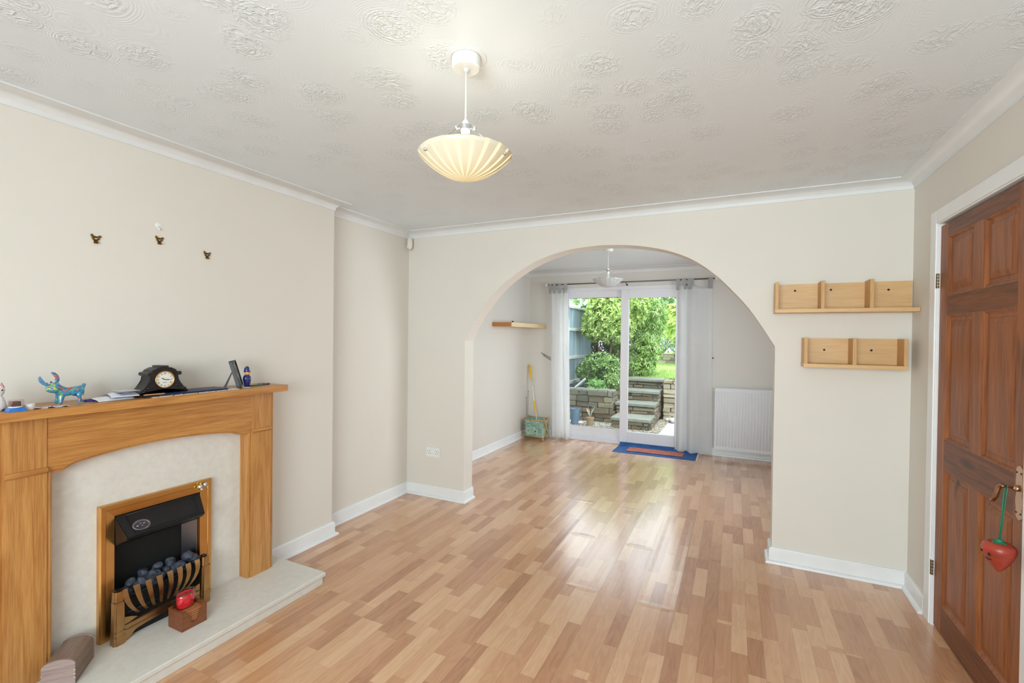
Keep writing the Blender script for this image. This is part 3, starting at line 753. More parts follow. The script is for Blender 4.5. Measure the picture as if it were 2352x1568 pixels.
def oval(bm, secs, c, n=36):
    rg = [[bm.verts.new((c[0] + rx * math.cos(2 * PI * k / n), c[1] + ry * math.sin(2 * PI * k / n), c[2] + z)) for k in range(n)] for rx, ry, z in secs]
    for q, w in zip(rg, rg[1:]):
        for k in range(n): bm.faces.new((q[k], q[(k + 1) % n], w[(k + 1) % n], w[k]))
    bm.faces.new(rg[0][::-1]); bm.faces.new(rg[-1])
def clear(name, tint, rough=0.02):
    t = NT(name); t.b.inputs['Base Color'].default_value = srgb(*tint); t.b.inputs['Transmission Weight'].default_value = 1.0; t.b.inputs['Roughness'].default_value = rough; t.b.inputs['IOR'].default_value = 1.3
    return t.m
bm = new(); oval(bm, [(.024, .034, .005), (.0275, .0375, .02), (.0295, .0395, .060), (.029, .039, .063), (.010, .012, .060)], (-2.352, 1.322, ctop)); part('wax', bm, mat('red_wax', (222, 36, 52), 0.25, var=0.08, **{'Coat Weight': .6}), cn, auto=40)
bm = new(); oval(bm, [(.024, .034, .0), (.028, .038, .003), (.030, .040, .04), (.032, .0425, .076), (.0305, .041, .076), (.0300, .0402, .0635), (.0302, .0404, .063)], (-2.352, 1.322, ctop))
cg = glass_mat('candle_glass', (0.96, 0.88, 0.9)); part('glass', bm, cg, cn, smooth=True)
bm = new(); tube(bm, [(-2.352, 1.322, ctop + .060), (-2.351, 1.324, ctop + .068)], .001, 6); part('wick', bm, M_dark, cn)

# domed wooden box near the left leg
lb = thing('domed_wooden_box', (-2.412, .913, hz), 'grey brown domed wooden box on the hearth beside the left mantel leg', 'box', rz=math.atan2(.115, -.132))
M_lb = wood('weathered_beech', (160, 138, 124), (118, 94, 80), 0, 1.6, 0.5, seed=6.0, figure=0.6)
M_lbe = wood('weathered_beech_end', (182, 162, 158), (142, 118, 112), 1, 1.6, 0.5, seed=7.0, figure=0.5)
def dome(w, h, top, n=14): return [(-w, 0), (-w, h)] + [(-w * math.cos(PI * k / n * .999), h + top * math.sin(PI * k / n)) for k in range(1, n)] + [(w, h), (w, 0)]
bm = new(); prism(bm, dome(.050, .084, .022), 0, -.080, .080); part('body', bm, M_lb, lb, local=True)
bm = new(); prism(bm, dome(.0515, .085, .0235), 0, -.0875, -.080, .001); ep = part('end_panel', bm, M_lbe, lb, local=True)
bm = new()
for z in (.060, .045, .030):
    for y in (-.0515, .0515): tube(bm, [(-.0875, y * .92, z), (-.0875, y * 1.01, z), (-.078, y * 1.01, z)], .0012, 5)
parts('staple', bm, M_chrome, ep, local=True)
bm = new(); prism(bm, dome(.0515, .085, .0235), 0, .080, .0875, .001); part('end_panel', bm, M_lbe, lb, local=True)

# ---------------------------------------------------------------- things on the mantel shelf
MZ = 1.150
# white cat figurine at the left edge
ct = thing('cat_figurine', (-2.478, .728, MZ), 'white cat figurine with a pink ear at the left end of the mantel shelf', 'figurine')
bm = new(); lathe(bm, [(0, 0), (.022, .001), (.026, .012), (.024, .03), (.018, .048), (.014, .056), (.019, .066), (.021, .078), (.016, .092), (0, .097)], (-2.478, .728, MZ), 28); part('body', bm, mat('white_china', (228, 222, 222), 0.2, var=0.02), ct, smooth=True)
bm = new()
for dy in (-.012, .012): lathe(bm, [(.008, 0), (.005, .010), (0, .020)], (-2.476, .728 + dy, MZ + .086), 12)
parts('ear', bm, mat('pink_glaze', (210, 130, 135), 0.3), ct, smooth=True)
bm = new()
for dy, dz in ((-.008, .078), (.008, .078), (0, .071)): blob(bm, (-2.459, .728 + dy, MZ + dz), (.002, .0026, .003), 2)
for dy in (-.010, .012): blob(bm, (-2.455, .728 + dy, MZ + .005), (.007, .006, .004), 2)
parts('marking', bm, M_dark, ct, smooth=True)
# glass ornament on a blue base
so = thing('glass_ornament', (-2.412, .756, MZ), 'chunky glass ornament on a blue and white base, in front of the cat figurine', 'ornament')
M_bluep = mat('blue_paint', (36, 112, 196), 0.3, var=0.2, vscale=40)
bm = new(); prism(bm, [(-2.434, .733), (-2.392, .733), (-2.392, .781), (-2.434, .781)], 2, MZ, MZ + .004, 0)
for v in bm.verts: pass
bm.free(); bm = new(); a = [bm.verts.new(p) for p in ((-2.436, .732, MZ), (-2.390, .732, MZ), (-2.390, .782, MZ), (-2.436, .782, MZ))]; b = [bm.verts.new(p) for p in ((-2.431, .738, MZ + .014), (-2.396, .738, MZ + .014), (-2.396, .776, MZ + .014), (-2.431, .776, MZ + .014))]
bm.faces.new(a[::-1]); bm.faces.new(b); [bm.faces.new((a[i], a[(i + 1) % 4], b[(i + 1) % 4], b[i])) for i in range(4)]; bmesh.ops.bevel(bm, geom=list(bm.edges), offset=.0015, segments=2, affect='EDGES')
part('base', bm, M_bluep, so)
bm = new(); blob(bm, (-2.413, .757, MZ + .0165), (.017, .020, .005), 3); part('snow_mound', bm, mat('white_glaze', (225, 225, 230), 0.3), so, smooth=True)
bm = new(); box(bm, -2.427, -2.398, .742, .768, MZ + .020, MZ + .038, .002); part('brown_block', bm, mat('brown_glaze', (92, 66, 54), 0.3, var=0.2), so)
bm = new(); box(bm, -2.431, -2.394, .739, .777, MZ + .0185, MZ + .044, .006, 3); part('glass_block', bm, glass_mat('ornament_glass', (0.96, 0.9, 0.92)), so, auto=40)
bm = new(); lathe(bm, [(0, 0), (.0155, 0), (.017, .002), (.017, .021), (.016, .022), (.015, .021), (.015, .004), (0, .004)], (-2.432, .800, MZ), 28)
solo('tealight_cup', bm, M_plastic, 'small round white cup between the glass ornament and the leaflet on the mantel', 'cup', auto=40)
# folded leaflet
def sheet(bm, x0, x1, y0, y1, z, f, nx=14, ny=22, th=.0006, rot=0.0):
    cx_, cy_ = (x0 + x1) / 2, (y0 + y1) / 2; g = []
    for i in range(nx + 1):
        g.append([])
        for j in range(ny + 1):
            x = x0 + (x1 - x0) * i / nx; y = y0 + (y1 - y0) * j / ny; zz = z + f(i / nx, j / ny)
            dx, dy = x - cx_, y - cy_
            g[-1].append(bm.verts.new((cx_ + dx * math.cos(rot) - dy * math.sin(rot), cy_ + dx * math.sin(rot) + dy * math.cos(rot), zz)))
    fs = [bm.faces.new((g[i][j], g[i + 1][j], g[i + 1][j + 1], g[i][j + 1])) for i in range(nx) for j in range(ny)]
    bmesh.ops.recalc_face_normals(bm, faces=fs)
    r = bmesh.ops.solidify(bm, geom=fs, thickness=th)
def paper_mat(name, base, ink, scale=60, th=0.6):
    t = NT(name); o = t.obj(); n = t.noise(t.mapv(o, (1, 2.2, 1)), scale, 2, 0.4)
    t.l(t.ramp(n, [(th - .02, srgb(*base)), (th + .02, srgb(*ink))]), t.b.inputs['Base Color']); t.b.inputs['Roughness'].default_value = 0.4
    return t.m
bm = new(); sheet(bm, -2.448, -2.408, .800, .915, MZ + .0012, lambda u, v: .006 * math.sin(v * 9) ** 2 * u + .002 * math.sin(u * 5), rot=R(-8))
solo('leaflet', bm, paper_mat('printed_leaflet', (226, 214, 214), (150, 90, 100), 70, .58), 'crumpled white and red leaflet lying flat at the feet of the moose', 'leaflet', smooth=True)
# colourful moose figurine
mo = thing('moose_figurine', (-2.462, .935, MZ), 'multicoloured marbled moose figurine with big antlers standing on the mantel shelf', 'figurine')
def patch_mat():
    t = NT('marbled_glaze'); o = t.obj(); w = t.n('ShaderNodeTexNoise'); t.l(o, w.inputs['Vector']); w.inputs['Scale'].default_value = 22; w.inputs['Detail'].default_value = 2; w.inputs['Distortion'].default_value = 1.0
    c = t.ramp(w.outputs['Fac'], [(0.30, srgb(178, 60, 44)), (0.40, srgb(196, 112, 84)), (0.45, srgb(40, 120, 170)), (0.52, srgb(64, 140, 186)), (0.56, srgb(60, 150, 120)), (0.62, srgb(206, 200, 60)), (0.68, srgb(36, 100, 170)), (0.76, srgb(150, 60, 70))])
    t.l(c, t.b.inputs['Base Color']); t.b.inputs['Roughness'].default_value = 0.15; t.b.inputs['Coat Weight'].default_value = 0.6
    return t.m
M_moose = patch_mat()
X = -2.47; Z = MZ
vv = [(X, .958, Z + .056), (X, .930, Z + .053), (X, .910, Z + .055), (X, .899, Z + .066), (X + .004, .886, Z + .076), (X + .008, .868, Z + .071), (X + .010, .859, Z + .073),
      (X, .973, Z + .057), (X, .982, Z + .072), (X, .983, Z + .084),
      (X - .012, .903, Z + .030), (X - .014, .897, Z + .004), (X + .012, .905, Z + .030), (X + .014, .900, Z + .004),
      (X - .012, .966, Z + .036), (X - .010, .973, Z + .020), (X - .011, .975, Z + .004), (X + .013, .959, Z + .036), (X + .012, .964, Z + .020), (X + .013, .960, Z + .004)]
ee = [(0, 1), (1, 2), (2, 3), (3, 4), (4, 5), (5, 6), (0, 7), (7, 8), (8, 9), (2, 10), (10, 11), (2, 12), (12, 13), (7, 14), (14, 15), (15, 16), (7, 17), (17, 18), (18, 19)]
rr = [.019, .018, .019, .017, .028, .017, .012, .018, .006, .008, .009, .0065, .009, .0065, .009, .005, .006, .009, .005, .006]
part('body', skin(vv, ee, rr, 2, 0), M_moose, mo, smooth=True)
bm = new()
def antler(base, out, up_, sc_):
    b = Vector(base); o_ = Vector(out).normalized(); up_ = Vector(up_).normalized(); sd_ = o_.cross(up_)
    prof_ = [(0, -.003), (.012, -.007), (.024, -.005), (.036, .002), (.043, .012), (.045, .022), (.040, .024), (.037, .016), (.033, .018), (.031, .009), (.026, .012), (.023, .003), (.016, .007), (.012, .001), (.003, .003)]
    vs_ = [[bm.verts.new(b + (o_ * u + up_ * v + sd_ * w) * sc_) for u, v in prof_] for w in (-.004, .004)]
    bm.faces.new(vs_[0]); bm.faces.new(vs_[1][::-1])
    for k in range(len(prof_)): q = (k + 1) % len(prof_); bm.faces.new((vs_[0][k], vs_[1][k], vs_[1][q], vs_[0][q]))
antler((X + .008, .876, Z + .084), (.05, -.95, .30), (.0, .25, .96), 1.05); antler((X + .002, .893, Z + .090), (0, .12, 1), (.2, -1, .1), 1.0)
bmesh.ops.bevel(bm, geom=list(bm.edges), offset=.0008, segments=1, affect='EDGES')
parts('antler', bm, M_moose, mo, auto=50)
bm = new(); blob(bm, (X + .016, .892, Z + .088), (.007, .004, .008), 2); blob(bm, (X - .008, .880, Z + .092), (.006, .004, .008), 2); parts('ear', bm, M_moose, mo, smooth=True)
# pen and crumpled papers
bm = new(); tube(bm, [(-2.500, 1.000, MZ + .0045), (-2.500, 1.130, MZ + .0045)], .004, 8); tube(bm, [(-2.500, .988, MZ + .0045), (-2.500, 1.000, MZ + .0045)], [.002, .0042], 8)
solo('pen', bm, mat('blue_pen', (40, 50, 150), 0.3), 'blue pen mostly under the papers right of the moose', 'pen', smooth=True)
def letter(y0, y1, x0, x1, z, amp, seed_, lab, rot=0.0, m=None):
    bm = new(); sheet(bm, x0, x1, y0, y1, z, lambda u, v: .0095 * math.sin(u * PI) ** .6 + amp * (.5 + noise.noise(Vector((u * 2.2 + seed_, v * 3.0, 0)))) * (.3 + .7 * math.sin(v * PI)) * math.sin(u * PI), rot=rot)
    return solo('envelope', bm, m or mat('white_paper', (222, 222, 230), 0.5, var=0.03), lab, 'envelope', smooth=True)
letter(1.012, 1.15, -2.550, -2.442, MZ + .0015, .010, 1.0, 'crumpled white envelope nearest the moose on the mantel', R(6))
letter(1.070, 1.172, -2.540, -2.432, MZ + .014, .012, 4.0, 'pale papers with a creased corner heaped next to the clock', R(-7), mat('lilac_paper', (205, 206, 220), 0.4, var=0.05))
bm = new(); box(bm, -2.535, -2.425, 1.100, 1.166, MZ + .037, MZ + .0385, .0005)
solo('plastic_sleeve', bm, mat('grey_sleeve', (190, 196, 202), 0.15, var=0.05), 'grey glossy sleeve lying on top of the papers beside the clock', 'sleeve')
# magazines under and right of the clock
def mag(y0, y1, x0, x1, z, th, m, lab, rot=0.0, nm='magazine'):
    bm = new(); box(bm, x0, x1, y0, y1, 0, th, .0006)
    c = Vector(((x0 + x1) / 2, (y0 + y1) / 2, 0)); bm.transform(Matrix.Translation(-c)); 
    return solo(nm, bm, m, lab, 'magazine', loc=(c.x, c.y, z), rz=rot, group='magazines under the clock')
mag(1.205, 1.620, -2.545, -2.405, MZ, .003, paper_mat('cover_pale', (214, 216, 222), (90, 100, 120), 40, .62), 'pale magazine, bottom of the pile under the mantel clock')
mag(1.180, 1.560, -2.552, -2.412, MZ + .0032, .004, paper_mat('cover_black', (34, 32, 38), (150, 110, 70), 30, .62), 'black covered magazine, middle of the pile under the clock', R(1.0))
mag(1.215, 1.570, -2.548, -2.418, MZ + .0074, .004, paper_mat('cover_blue', (36, 44, 86), (120, 130, 170), 30, .66), 'dark blue magazine, top of the pile under the clock', R(-1.0))
bm = new(); tube(bm, [(-2.408, 1.172, MZ + .0175), (-2.410, 1.250, MZ + .0165)], .0032, 8); tube(bm, [(-2.4085, 1.162, MZ + .0176), (-2.408, 1.172, MZ + .0175)], [.0006, .0032], 8)
bm.transform(Matrix.Translation((-.006, .01, -.0028)))
solo('pencil', bm, mat('pencil_wood', (196, 140, 84), 0.5), 'tan pencil lying on the magazines in front of the clock', 'pencil', auto=40)
# mantel clock
KZ = MZ + .0120; kc = 1.282
ck = thing('mantel_clock', (-2.495, kc, KZ), 'black carved mantel clock with a round white Roman numeral dial', 'clock')
half = [(0, .124), (.030, .121), (.050, .111), (.060, .096), (.057, .080), (.060, .062), (.068, .046), (.084, .028), (.100, .014), (.108, .004), (.108, 0), (.070, 0), (.060, .010), (.040, .019), (0, .023)]
out = half + [(-y, z) for y, z in half[::-1][1:-1]]
bm = new(); prism(bm, [(kc + y, KZ + z) for y, z in out], 0, -2.535, -2.457, .003); part('case', bm, mat('black_carved_resin', (26, 20, 22), 0.4, var=0.4, vscale=60, bump=0.15, bscale=150), ck)
bm = new()
for s in (-1, 1):
    tube(bm, [(-2.532, kc + s * .064, KZ + .092), (-2.452, kc + s * .064, KZ + .092)], .0095, 14); tube(bm, [(-2.532, kc + s * .054, KZ + .090), (-2.454, kc + s * .054, KZ + .090)], .009, 12)
box(bm, -2.534, -2.452, kc - .016, kc + .016, KZ + .119, KZ + .131, .003)
parts('scroll', bm, mat('black_scroll', (34, 30, 32), 0.35, var=0.1), ck, auto=40)
bm = new(); random.seed(3)
for s in (-1, 1):
    for k in range(9):
        y = kc + s * (.052 + k * .0048); z = KZ + .034 - k * .0028 + random.uniform(-.004, .006); blob(bm, (-2.456, y, z), (.003, random.uniform(.003, .006), random.uniform(.003, .006)), 2)
parts('carving', bm, mat('black_relief', (38, 32, 34), 0.3, var=0.2), ck, smooth=True)
dc = (-2.457, kc, KZ + .064)
bm = new(); lathe(bm, [(.036, 0), (.041, 0), (.042, .003), (.040, .006), (.0375, .005), (.036, .002)], dc, 48, 'x', closed=True); part('bezel', bm, M_brass, ck, smooth=True)
bm = new(); lathe(bm, [(.0375, 0), (.0375, .002)], dc, 48, 'x'); dl = part('dial', bm, mat('ivory_dial', (226, 228, 220), 0.35, var=0.01), ck)
bm = new(); rom = ['XII', 'I', 'II', 'III', 'IIII', 'V', 'VI', 'VII', 'VIII', 'IX', 'X', 'XI']
base = Matrix(((0, 0, 1, 0), (1, 0, 0, 0), (0, 1, 0, 0), (0, 0, 0, 1)))
for k, s in enumerate(rom):
    a = k * PI / 6; tb = text_bm(s, .0105, .0002)
    tb.transform(Matrix.Translation((dc[0] + .0024, dc[1] + .029 * math.sin(a), dc[2] + .029 * math.cos(a))) @ base @ Matrix.Rotation(-a, 4, 'Z') @ Matrix.Diagonal((.75, 1, 1, 1))); merge(bm, tb)
tb = text_bm('QUARTZ', .004, .0002); tb.transform(Matrix.Translation((dc[0] + .0024, dc[1], dc[2] - .014)) @ base); merge(bm, tb)
part('numeral', bm, M_dark, dl)
bm = new()
def hand(a, L, w, x):
    d = Vector((0, math.sin(a), math.cos(a))); n_ = Vector((0, math.cos(a), -math.sin(a))); c = Vector((x, dc[1], dc[2]))
    p = [c - d * .006 + n_ * w * .4, c - d * .006 - n_ * w * .4, c + d * L * .6 - n_ * w, c + d * L, c + d * L * .6 + n_ * w]
    A_ = [bm.verts.new(q) for q in p]; B_ = [bm.verts.new(q + Vector((.0005, 0, 0))) for q in p]; bm.faces.new(A_); bm.faces.new(B_[::-1])
    for i in range(5): bm.faces.new((A_[i], B_[i], B_[(i + 1) % 5], A_[(i + 1) % 5]))
hand(R(96), .025, .0018, dc[0] + .0028); hand(R(-62), .020, .0018, dc[0] + .0035); part('hand', bm, M_dark, dl)
# photo frame leaning on its strut, seen edge-on
pf = thing('photo_frame', (-2.455, 1.625, MZ), 'black photo frame seen edge-on, propped on its strut left of the policeman figurine', 'photo frame')
ax_ = R(-43); TM = Matrix.Translation((-2.481, 1.676, MZ + .0055)) @ Matrix.Rotation(ax_, 4, 'Z') @ Matrix.Rotation(R(16), 4, 'X')
w, h, t_ = .056, .150, .017
def fr(bm): bm.transform(TM); return bm
bm = new()
for a in ((-w, -w + .010, 0, h), (w - .010, w, 0, h), (-w, w, 0, .010), (-w, w, h - .010, h)): box(bm, a[0], a[1], -t_ / 2, t_ / 2, a[2], a[3], .001)
bmesh.ops.recalc_face_normals(bm, faces=bm.faces)
part('frame', fr(bm), mat('black_frame', (34, 34, 38), 0.45), pf)
bm = new(); box(bm, -w + .009, w - .009, .000, .003, .009, h - .009); part('photo', fr(bm), paper_mat('grey_print', (150, 146, 142), (50, 46, 46), 25, .5), pf)
bm = new(); tube(bm, [(-2.506, 1.645, MZ + .088), (-2.500, 1.600, MZ + .004)], [.004, .0085], 8, flat=(1, .5)); part('strut', bm, mat('grey_strut', (70, 72, 78), 0.4), pf)
# policeman figurine
pc = thing('policeman_figurine', (-2.440, 1.686, MZ), 'china policeman figurine in navy uniform and helmet, right of the photo frame', 'figurine')
pv = Vector((-2.440, 1.686, MZ)); M_navy = mat('navy_glaze', (14, 28, 104), 0.08, var=0.3, vscale=60, **{'Coat Weight': 1.0})
bm = new(); lathe(bm, [(0, 0), (.022, 0), (.0235, .003), (.021, .006), (0, .006)], pv, 32); part('base', bm, mat('pale_green_base', (160, 178, 172), 0.25), pc, auto=40)
bm = new(); lathe(bm, [(0, .006), (.014, .006), (.0145, .022), (.0165, .026), (.0205, .045), (.0195, .060), (.013, .071), (0, .074)], pv, 28)
blob(bm, pv + Vector((.002, -.020, .050)), (.007, .006, .018), 2); blob(bm, pv + Vector((.002, .020, .050)), (.007, .006, .018), 2)
part('uniform', bm, M_navy, pc, smooth=True)
bm = new()
for s in (-1, 1): blob(bm, pv + Vector((.012, s * .008, .009)), (.011, .006, .004), 2)
box(bm, pv.x - .015, pv.x + .0152, pv.y - .0150, pv.y + .0150, MZ + .023, MZ + .0245, 0)
parts('boot', bm, M_dark, pc, smooth=True)
bm = new(); blob(bm, pv + Vector((0, 0, .083)), (.014, .014, .014), 3); blob(bm, pv + Vector((.015, .002, .083)), (.004, .0035, .0035), 2)
for s in (-1, 1): blob(bm, pv + Vector((0, s * .014, .083)), (.003, .003, .004), 2)
hd = part('head', bm, mat('skin_glaze', (224, 168, 110), 0.2, var=0.05), pc, smooth=True)
bm = new()
for s in (-1, 1): blob(bm, pv + Vector((.0125, s * .005, .087)), (.0015, .0016, .002), 1)
parts('eye', bm, M_dark, hd)
bm = new(); lathe(bm, [(0, .088), (.0155, .088), (.0175, .0905), (.0172, .093), (.0150, .094), (.0140, .105), (.0095, .115), (.004, .119), (0, .120)], pv, 28); hl = part('helmet', bm, M_navy, pc, auto=50)
bm = new(); blob(bm, pv + Vector((.0135, 0, .102)), (.003, .004, .005), 2); part('helmet_badge', bm, M_chrome, hl, smooth=True)
pc.rotation_euler = (0, 0, R(32))
# keys
ky = thing('bunch_of_keys', (-2.490, 1.80, MZ), 'keys with green tags lying on the right end of the mantel shelf', 'keys')
bm = new(); box(bm, -2.500, -2.482, 1.752, 1.786, MZ, MZ + .006, .002); box(bm, -2.478, -2.460, 1.764, 1.792, MZ, MZ + .005, .002); parts('key_tag', bm, mat('green_plastic', (26, 132, 72), 0.3), ky)
bm = new()
for k, (x_, y_, a) in enumerate(((-2.490, 1.790, 1.25), (-2.486, 1.800, 1.62), (-2.496, 1.796, 1.45))):
    d = Vector((math.cos(a), math.sin(a), 0)); c = Vector((x_, y_, MZ + .003 + k * .0028))
    tube(bm, [c + Vector((.008 * math.cos(q), .008 * math.sin(q), 0)) for q in [i * PI / 8 for i in range(17)]], .0018, 6, cap=False); tube(bm, [c + d * .008, c + d * .045], .0024, 6, flat=(1, .5))
parts('key', bm, M_steel, ky)
bm = new(); box(bm, -2.508, -2.488, 1.826, 1.864, MZ, MZ + .009, .003); part('fob', bm, mat('black_fob', (60, 58, 50), 0.4), ky)

# ---------------------------------------------------------------- picture hooks on the chimney breast
def hook(y, z, lab):
    h_ = thing('picture_hook', (XC, y, z), lab, 'picture hook')
    bm = new()
    o_ = [(-.018, .018), (-.006, .012), (.004, .012), (.016, .018), (.018, .008), (.014, -.003), (.006, -.010), (.006, -.020), (-.006, -.020), (-.006, -.010), (-.013, -.001), (-.018, .008)]
    i_ = [(-.010, .006), (.009, .006), (.007, -.001), (.001, -.006), (-.006, -.002)]
    def rg(pts, x): return [bm.verts.new((x, y + a, z + b)) for a, b in pts]
    # plate built from strips around the heart-shaped hole
    tube(bm, [(XC + .003, y + a, z + b) for a, b in [(-.012, .010), (0, .0085), (.012, .010), (.011, .001), (.002, -.007), (-.008, -.002), (-.012, .010)]], .0042, 8, flat=(1, 1))
    blob(bm, (XC + .004, y + .0145, z + .013), (.004, .006, .005), 2); blob(bm, (XC + .004, y - .0145, z + .015), (.004, .005, .006), 2)
    part('hook_plate', bm, M_bronze, h_, auto=50)
    bm = new(); prism(bm, [(XC + .001, z - .020), (XC + .010, z - .021), (XC + .012, z - .012), (XC + .010, z - .012), (XC + .008, z - .017), (XC + .003, z - .016), (XC + .003, z - .004), (XC + .001, z - .004)], 1, y - .0065, y + .0065); part('hook_tongue', bm, M_bronze, h_)
hook(1.078, 1.869, 'brass picture hook furthest left on the chimney breast')
hook(1.335, 1.912, 'brass picture hook in the middle, below the clear plastic hook')
hook(1.569, 1.876, 'brass picture hook lowest and furthest right on the chimney breast')
ph = thing('adhesive_hook', (XC, 1.331, 1.985), 'clear white plastic hook above the middle brass hook', 'hook')
bm = new(); lathe(bm, [(0, 0), (.013, 0), (.0135, .0015), (.012, .003), (0, .0035)], (XC, 1.331, 1.987), 24, 'x'); part('pad', bm, M_plastic, ph, auto=40)
bm = new(); tube(bm, [(XC + .004, 1.331, 1.983), (XC + .006, 1.331, 1.965), (XC + .012, 1.331, 1.963), (XC + .014, 1.331, 1.972)], .0025, 8); part('hook_arm', bm, M_plastic, ph, smooth=True)

# motion sensor in the corner
ps = thing('motion_sensor', (XA + .045, YB - .045, 2.235), 'white alarm motion sensor in the corner under the coving', 'sensor', rz=R(-45))
bm = new()
secs = [(.022, .012, 0), (.027, .020, .012), (.028, .024, .035), (.026, .024, .07), (.024, .022, .098), (.020, .014, .106)]
rg = [[bm.verts.new((a * math.copysign(abs(math.cos(q)) ** .6, math.cos(q)), -b * math.copysign(abs(math.sin(q)) ** .6, math.sin(q)), z)) for q in [2 * PI * k / 28 for k in range(28)]] for a, b, z in secs]
for q, w_ in zip(rg, rg[1:]):
    for k in range(28): bm.faces.new((q[k], q[(k + 1) % 28], w_[(k + 1) % 28], w_[k]))
bm.faces.new(rg[0]); bm.faces.new(rg[-1]); part('housing', bm, M_plasticc, ps, smooth=True, local=True)
bm = new(); blob(bm, (0, -.021, .028), (.014, .007, .016), 3); part('lens', bm, mat('milky_lens', (240, 240, 245), 0.2, var=0), ps, smooth=True, local=True)

# double socket
sk = thing('double_socket', (-2.442, YB, .36), 'white double plug socket low on the wall left of the arch', 'socket')
bm = new(); box(bm, -2.516, -2.368, YB - .009, YB, .358, .446, .003); part('face_plate', bm, M_plastic, sk)
bm = new()
for cx_ in (-2.480, -2.404):
    box(bm, cx_ - .0025, cx_ + .0025, YB - .0096, YB - .0085, .408, .417)
    for dx in (-.011, .011): box(bm, cx_ + dx - .0035, cx_ + dx + .0035, YB - .0096, YB - .0085, .388, .393)
for x_ in (-2.502, -2.382): blob(bm, (x_, YB - .009, .410), (.0025, .001, .0025), 1)
parts('pin_hole', bm, M_dark, sk)
bm = new()
for x_ in (-2.461, -2.423): box(bm, x_ - .006, x_ + .006, YB - .013, YB - .008, .420, .436, .002)
parts('switch', bm, M_plastic, sk)

# ---------------------------------------------------------------- ply wall shelves right of the arch
def wall_shelf(x0, x1, xs, z0, z1, lab, base_x1, last_side):
    s_ = thing('pigeonhole_shelf', ((x0 + x1) / 2, YB, z0), lab, 'wall shelf')
    yf = YB - .140
    bm = new(); box(bm, x0, x1, YB - .012, YB - .0005, z0 + .022, z1, .0006); part('back_board', bm, M_ply, s_)
    bm = new(); box(bm, x0 - .002, base_x1, yf, YB - .0005, z0, z0 + .023, .001); part('base_board', bm, M_ply, s_)
    for i, x_ in enumerate(xs):
        bm = new(); e = .0 if last_side or i else .0
        box(bm, x_, x_ + .019, yf + .001, YB - .012, z0 + .023, z1 + (0.004 if not last_side else -.0005), .001); part('divider', bm, M_plyd, s_)
    return s_
us = wall_shelf(.222, .926, (.220, .461, .700), 1.620, 1.806, 'upper three bay birch ply wall shelf right of the arch', .929, False)
ls = wall_shelf(.379, .880, (.379, .623, .861), 1.286, 1.464, 'lower two bay birch ply wall shelf right of the arch', .881, True)
for s_, pts in ((us, ((.338, 1.765), (.529, 1.765), (.815, 1.756))), (ls, ((.500, 1.392), (.738, 1.394)))):
    for x_, z_ in pts:
        bm = new(); lathe(bm, [(.0065, 0), (.0065, .0012), (0, .0012)], (x_, YB - .0132, z_), 14, 'y'); part('screw_hole', bm, M_dark, s_)

# ---------------------------------------------------------------- pendant lamps
def bowl_mat(name, lit_tint=False):
    t = NT(name); o = t.obj(); x, y, z = t.sep(o); t.t.nodes.remove(t.b)
    ang = t.math('ARCTAN2', y, x)
    fr_ = t.math('FRACT', t.math('ADD', t.math('MULTIPLY', ang, 20 / (2 * PI)), 5.27)); stripe = t.math('LESS_THAN', t.math('ABSOLUTE', t.math('SUBTRACT', fr_, 0.5)), 0.15)
    df = t.n('ShaderNodeBsdfDiffuse'); tl = t.n('ShaderNodeBsdfTranslucent'); gl = t.n('ShaderNodeBsdfGlossy'); gl.inputs['Roughness'].default_value = 0.15
    c1_ = srgb(238, 236, 222) if lit_tint else srgb(226, 230, 234)  # same bowl in both lamps; warm lamplight is put into the lit one's colours
    df.inputs[0].default_value = c1_
    t.l(t.mix(stripe, srgb(200, 184, 142) if lit_tint else srgb(190, 196, 200), srgb(255, 252, 240)), tl.inputs[0])
    m1 = t.n('ShaderNodeMixShader'); t.l(t.math('MULTIPLY_ADD', stripe, 0.42, 0.40), m1.inputs[0]); t.l(df.outputs[0], m1.inputs[1]); t.l(tl.outputs[0], m1.inputs[2])
    m2 = t.n('ShaderNodeMixShader'); m2.inputs[0].default_value = 0.06; t.l(m1.outputs[0], m2.inputs[1]); t.l(gl.outputs[0], m2.inputs[2]); t.l(m2.outputs[0], t.out.inputs[0])
    return t.m
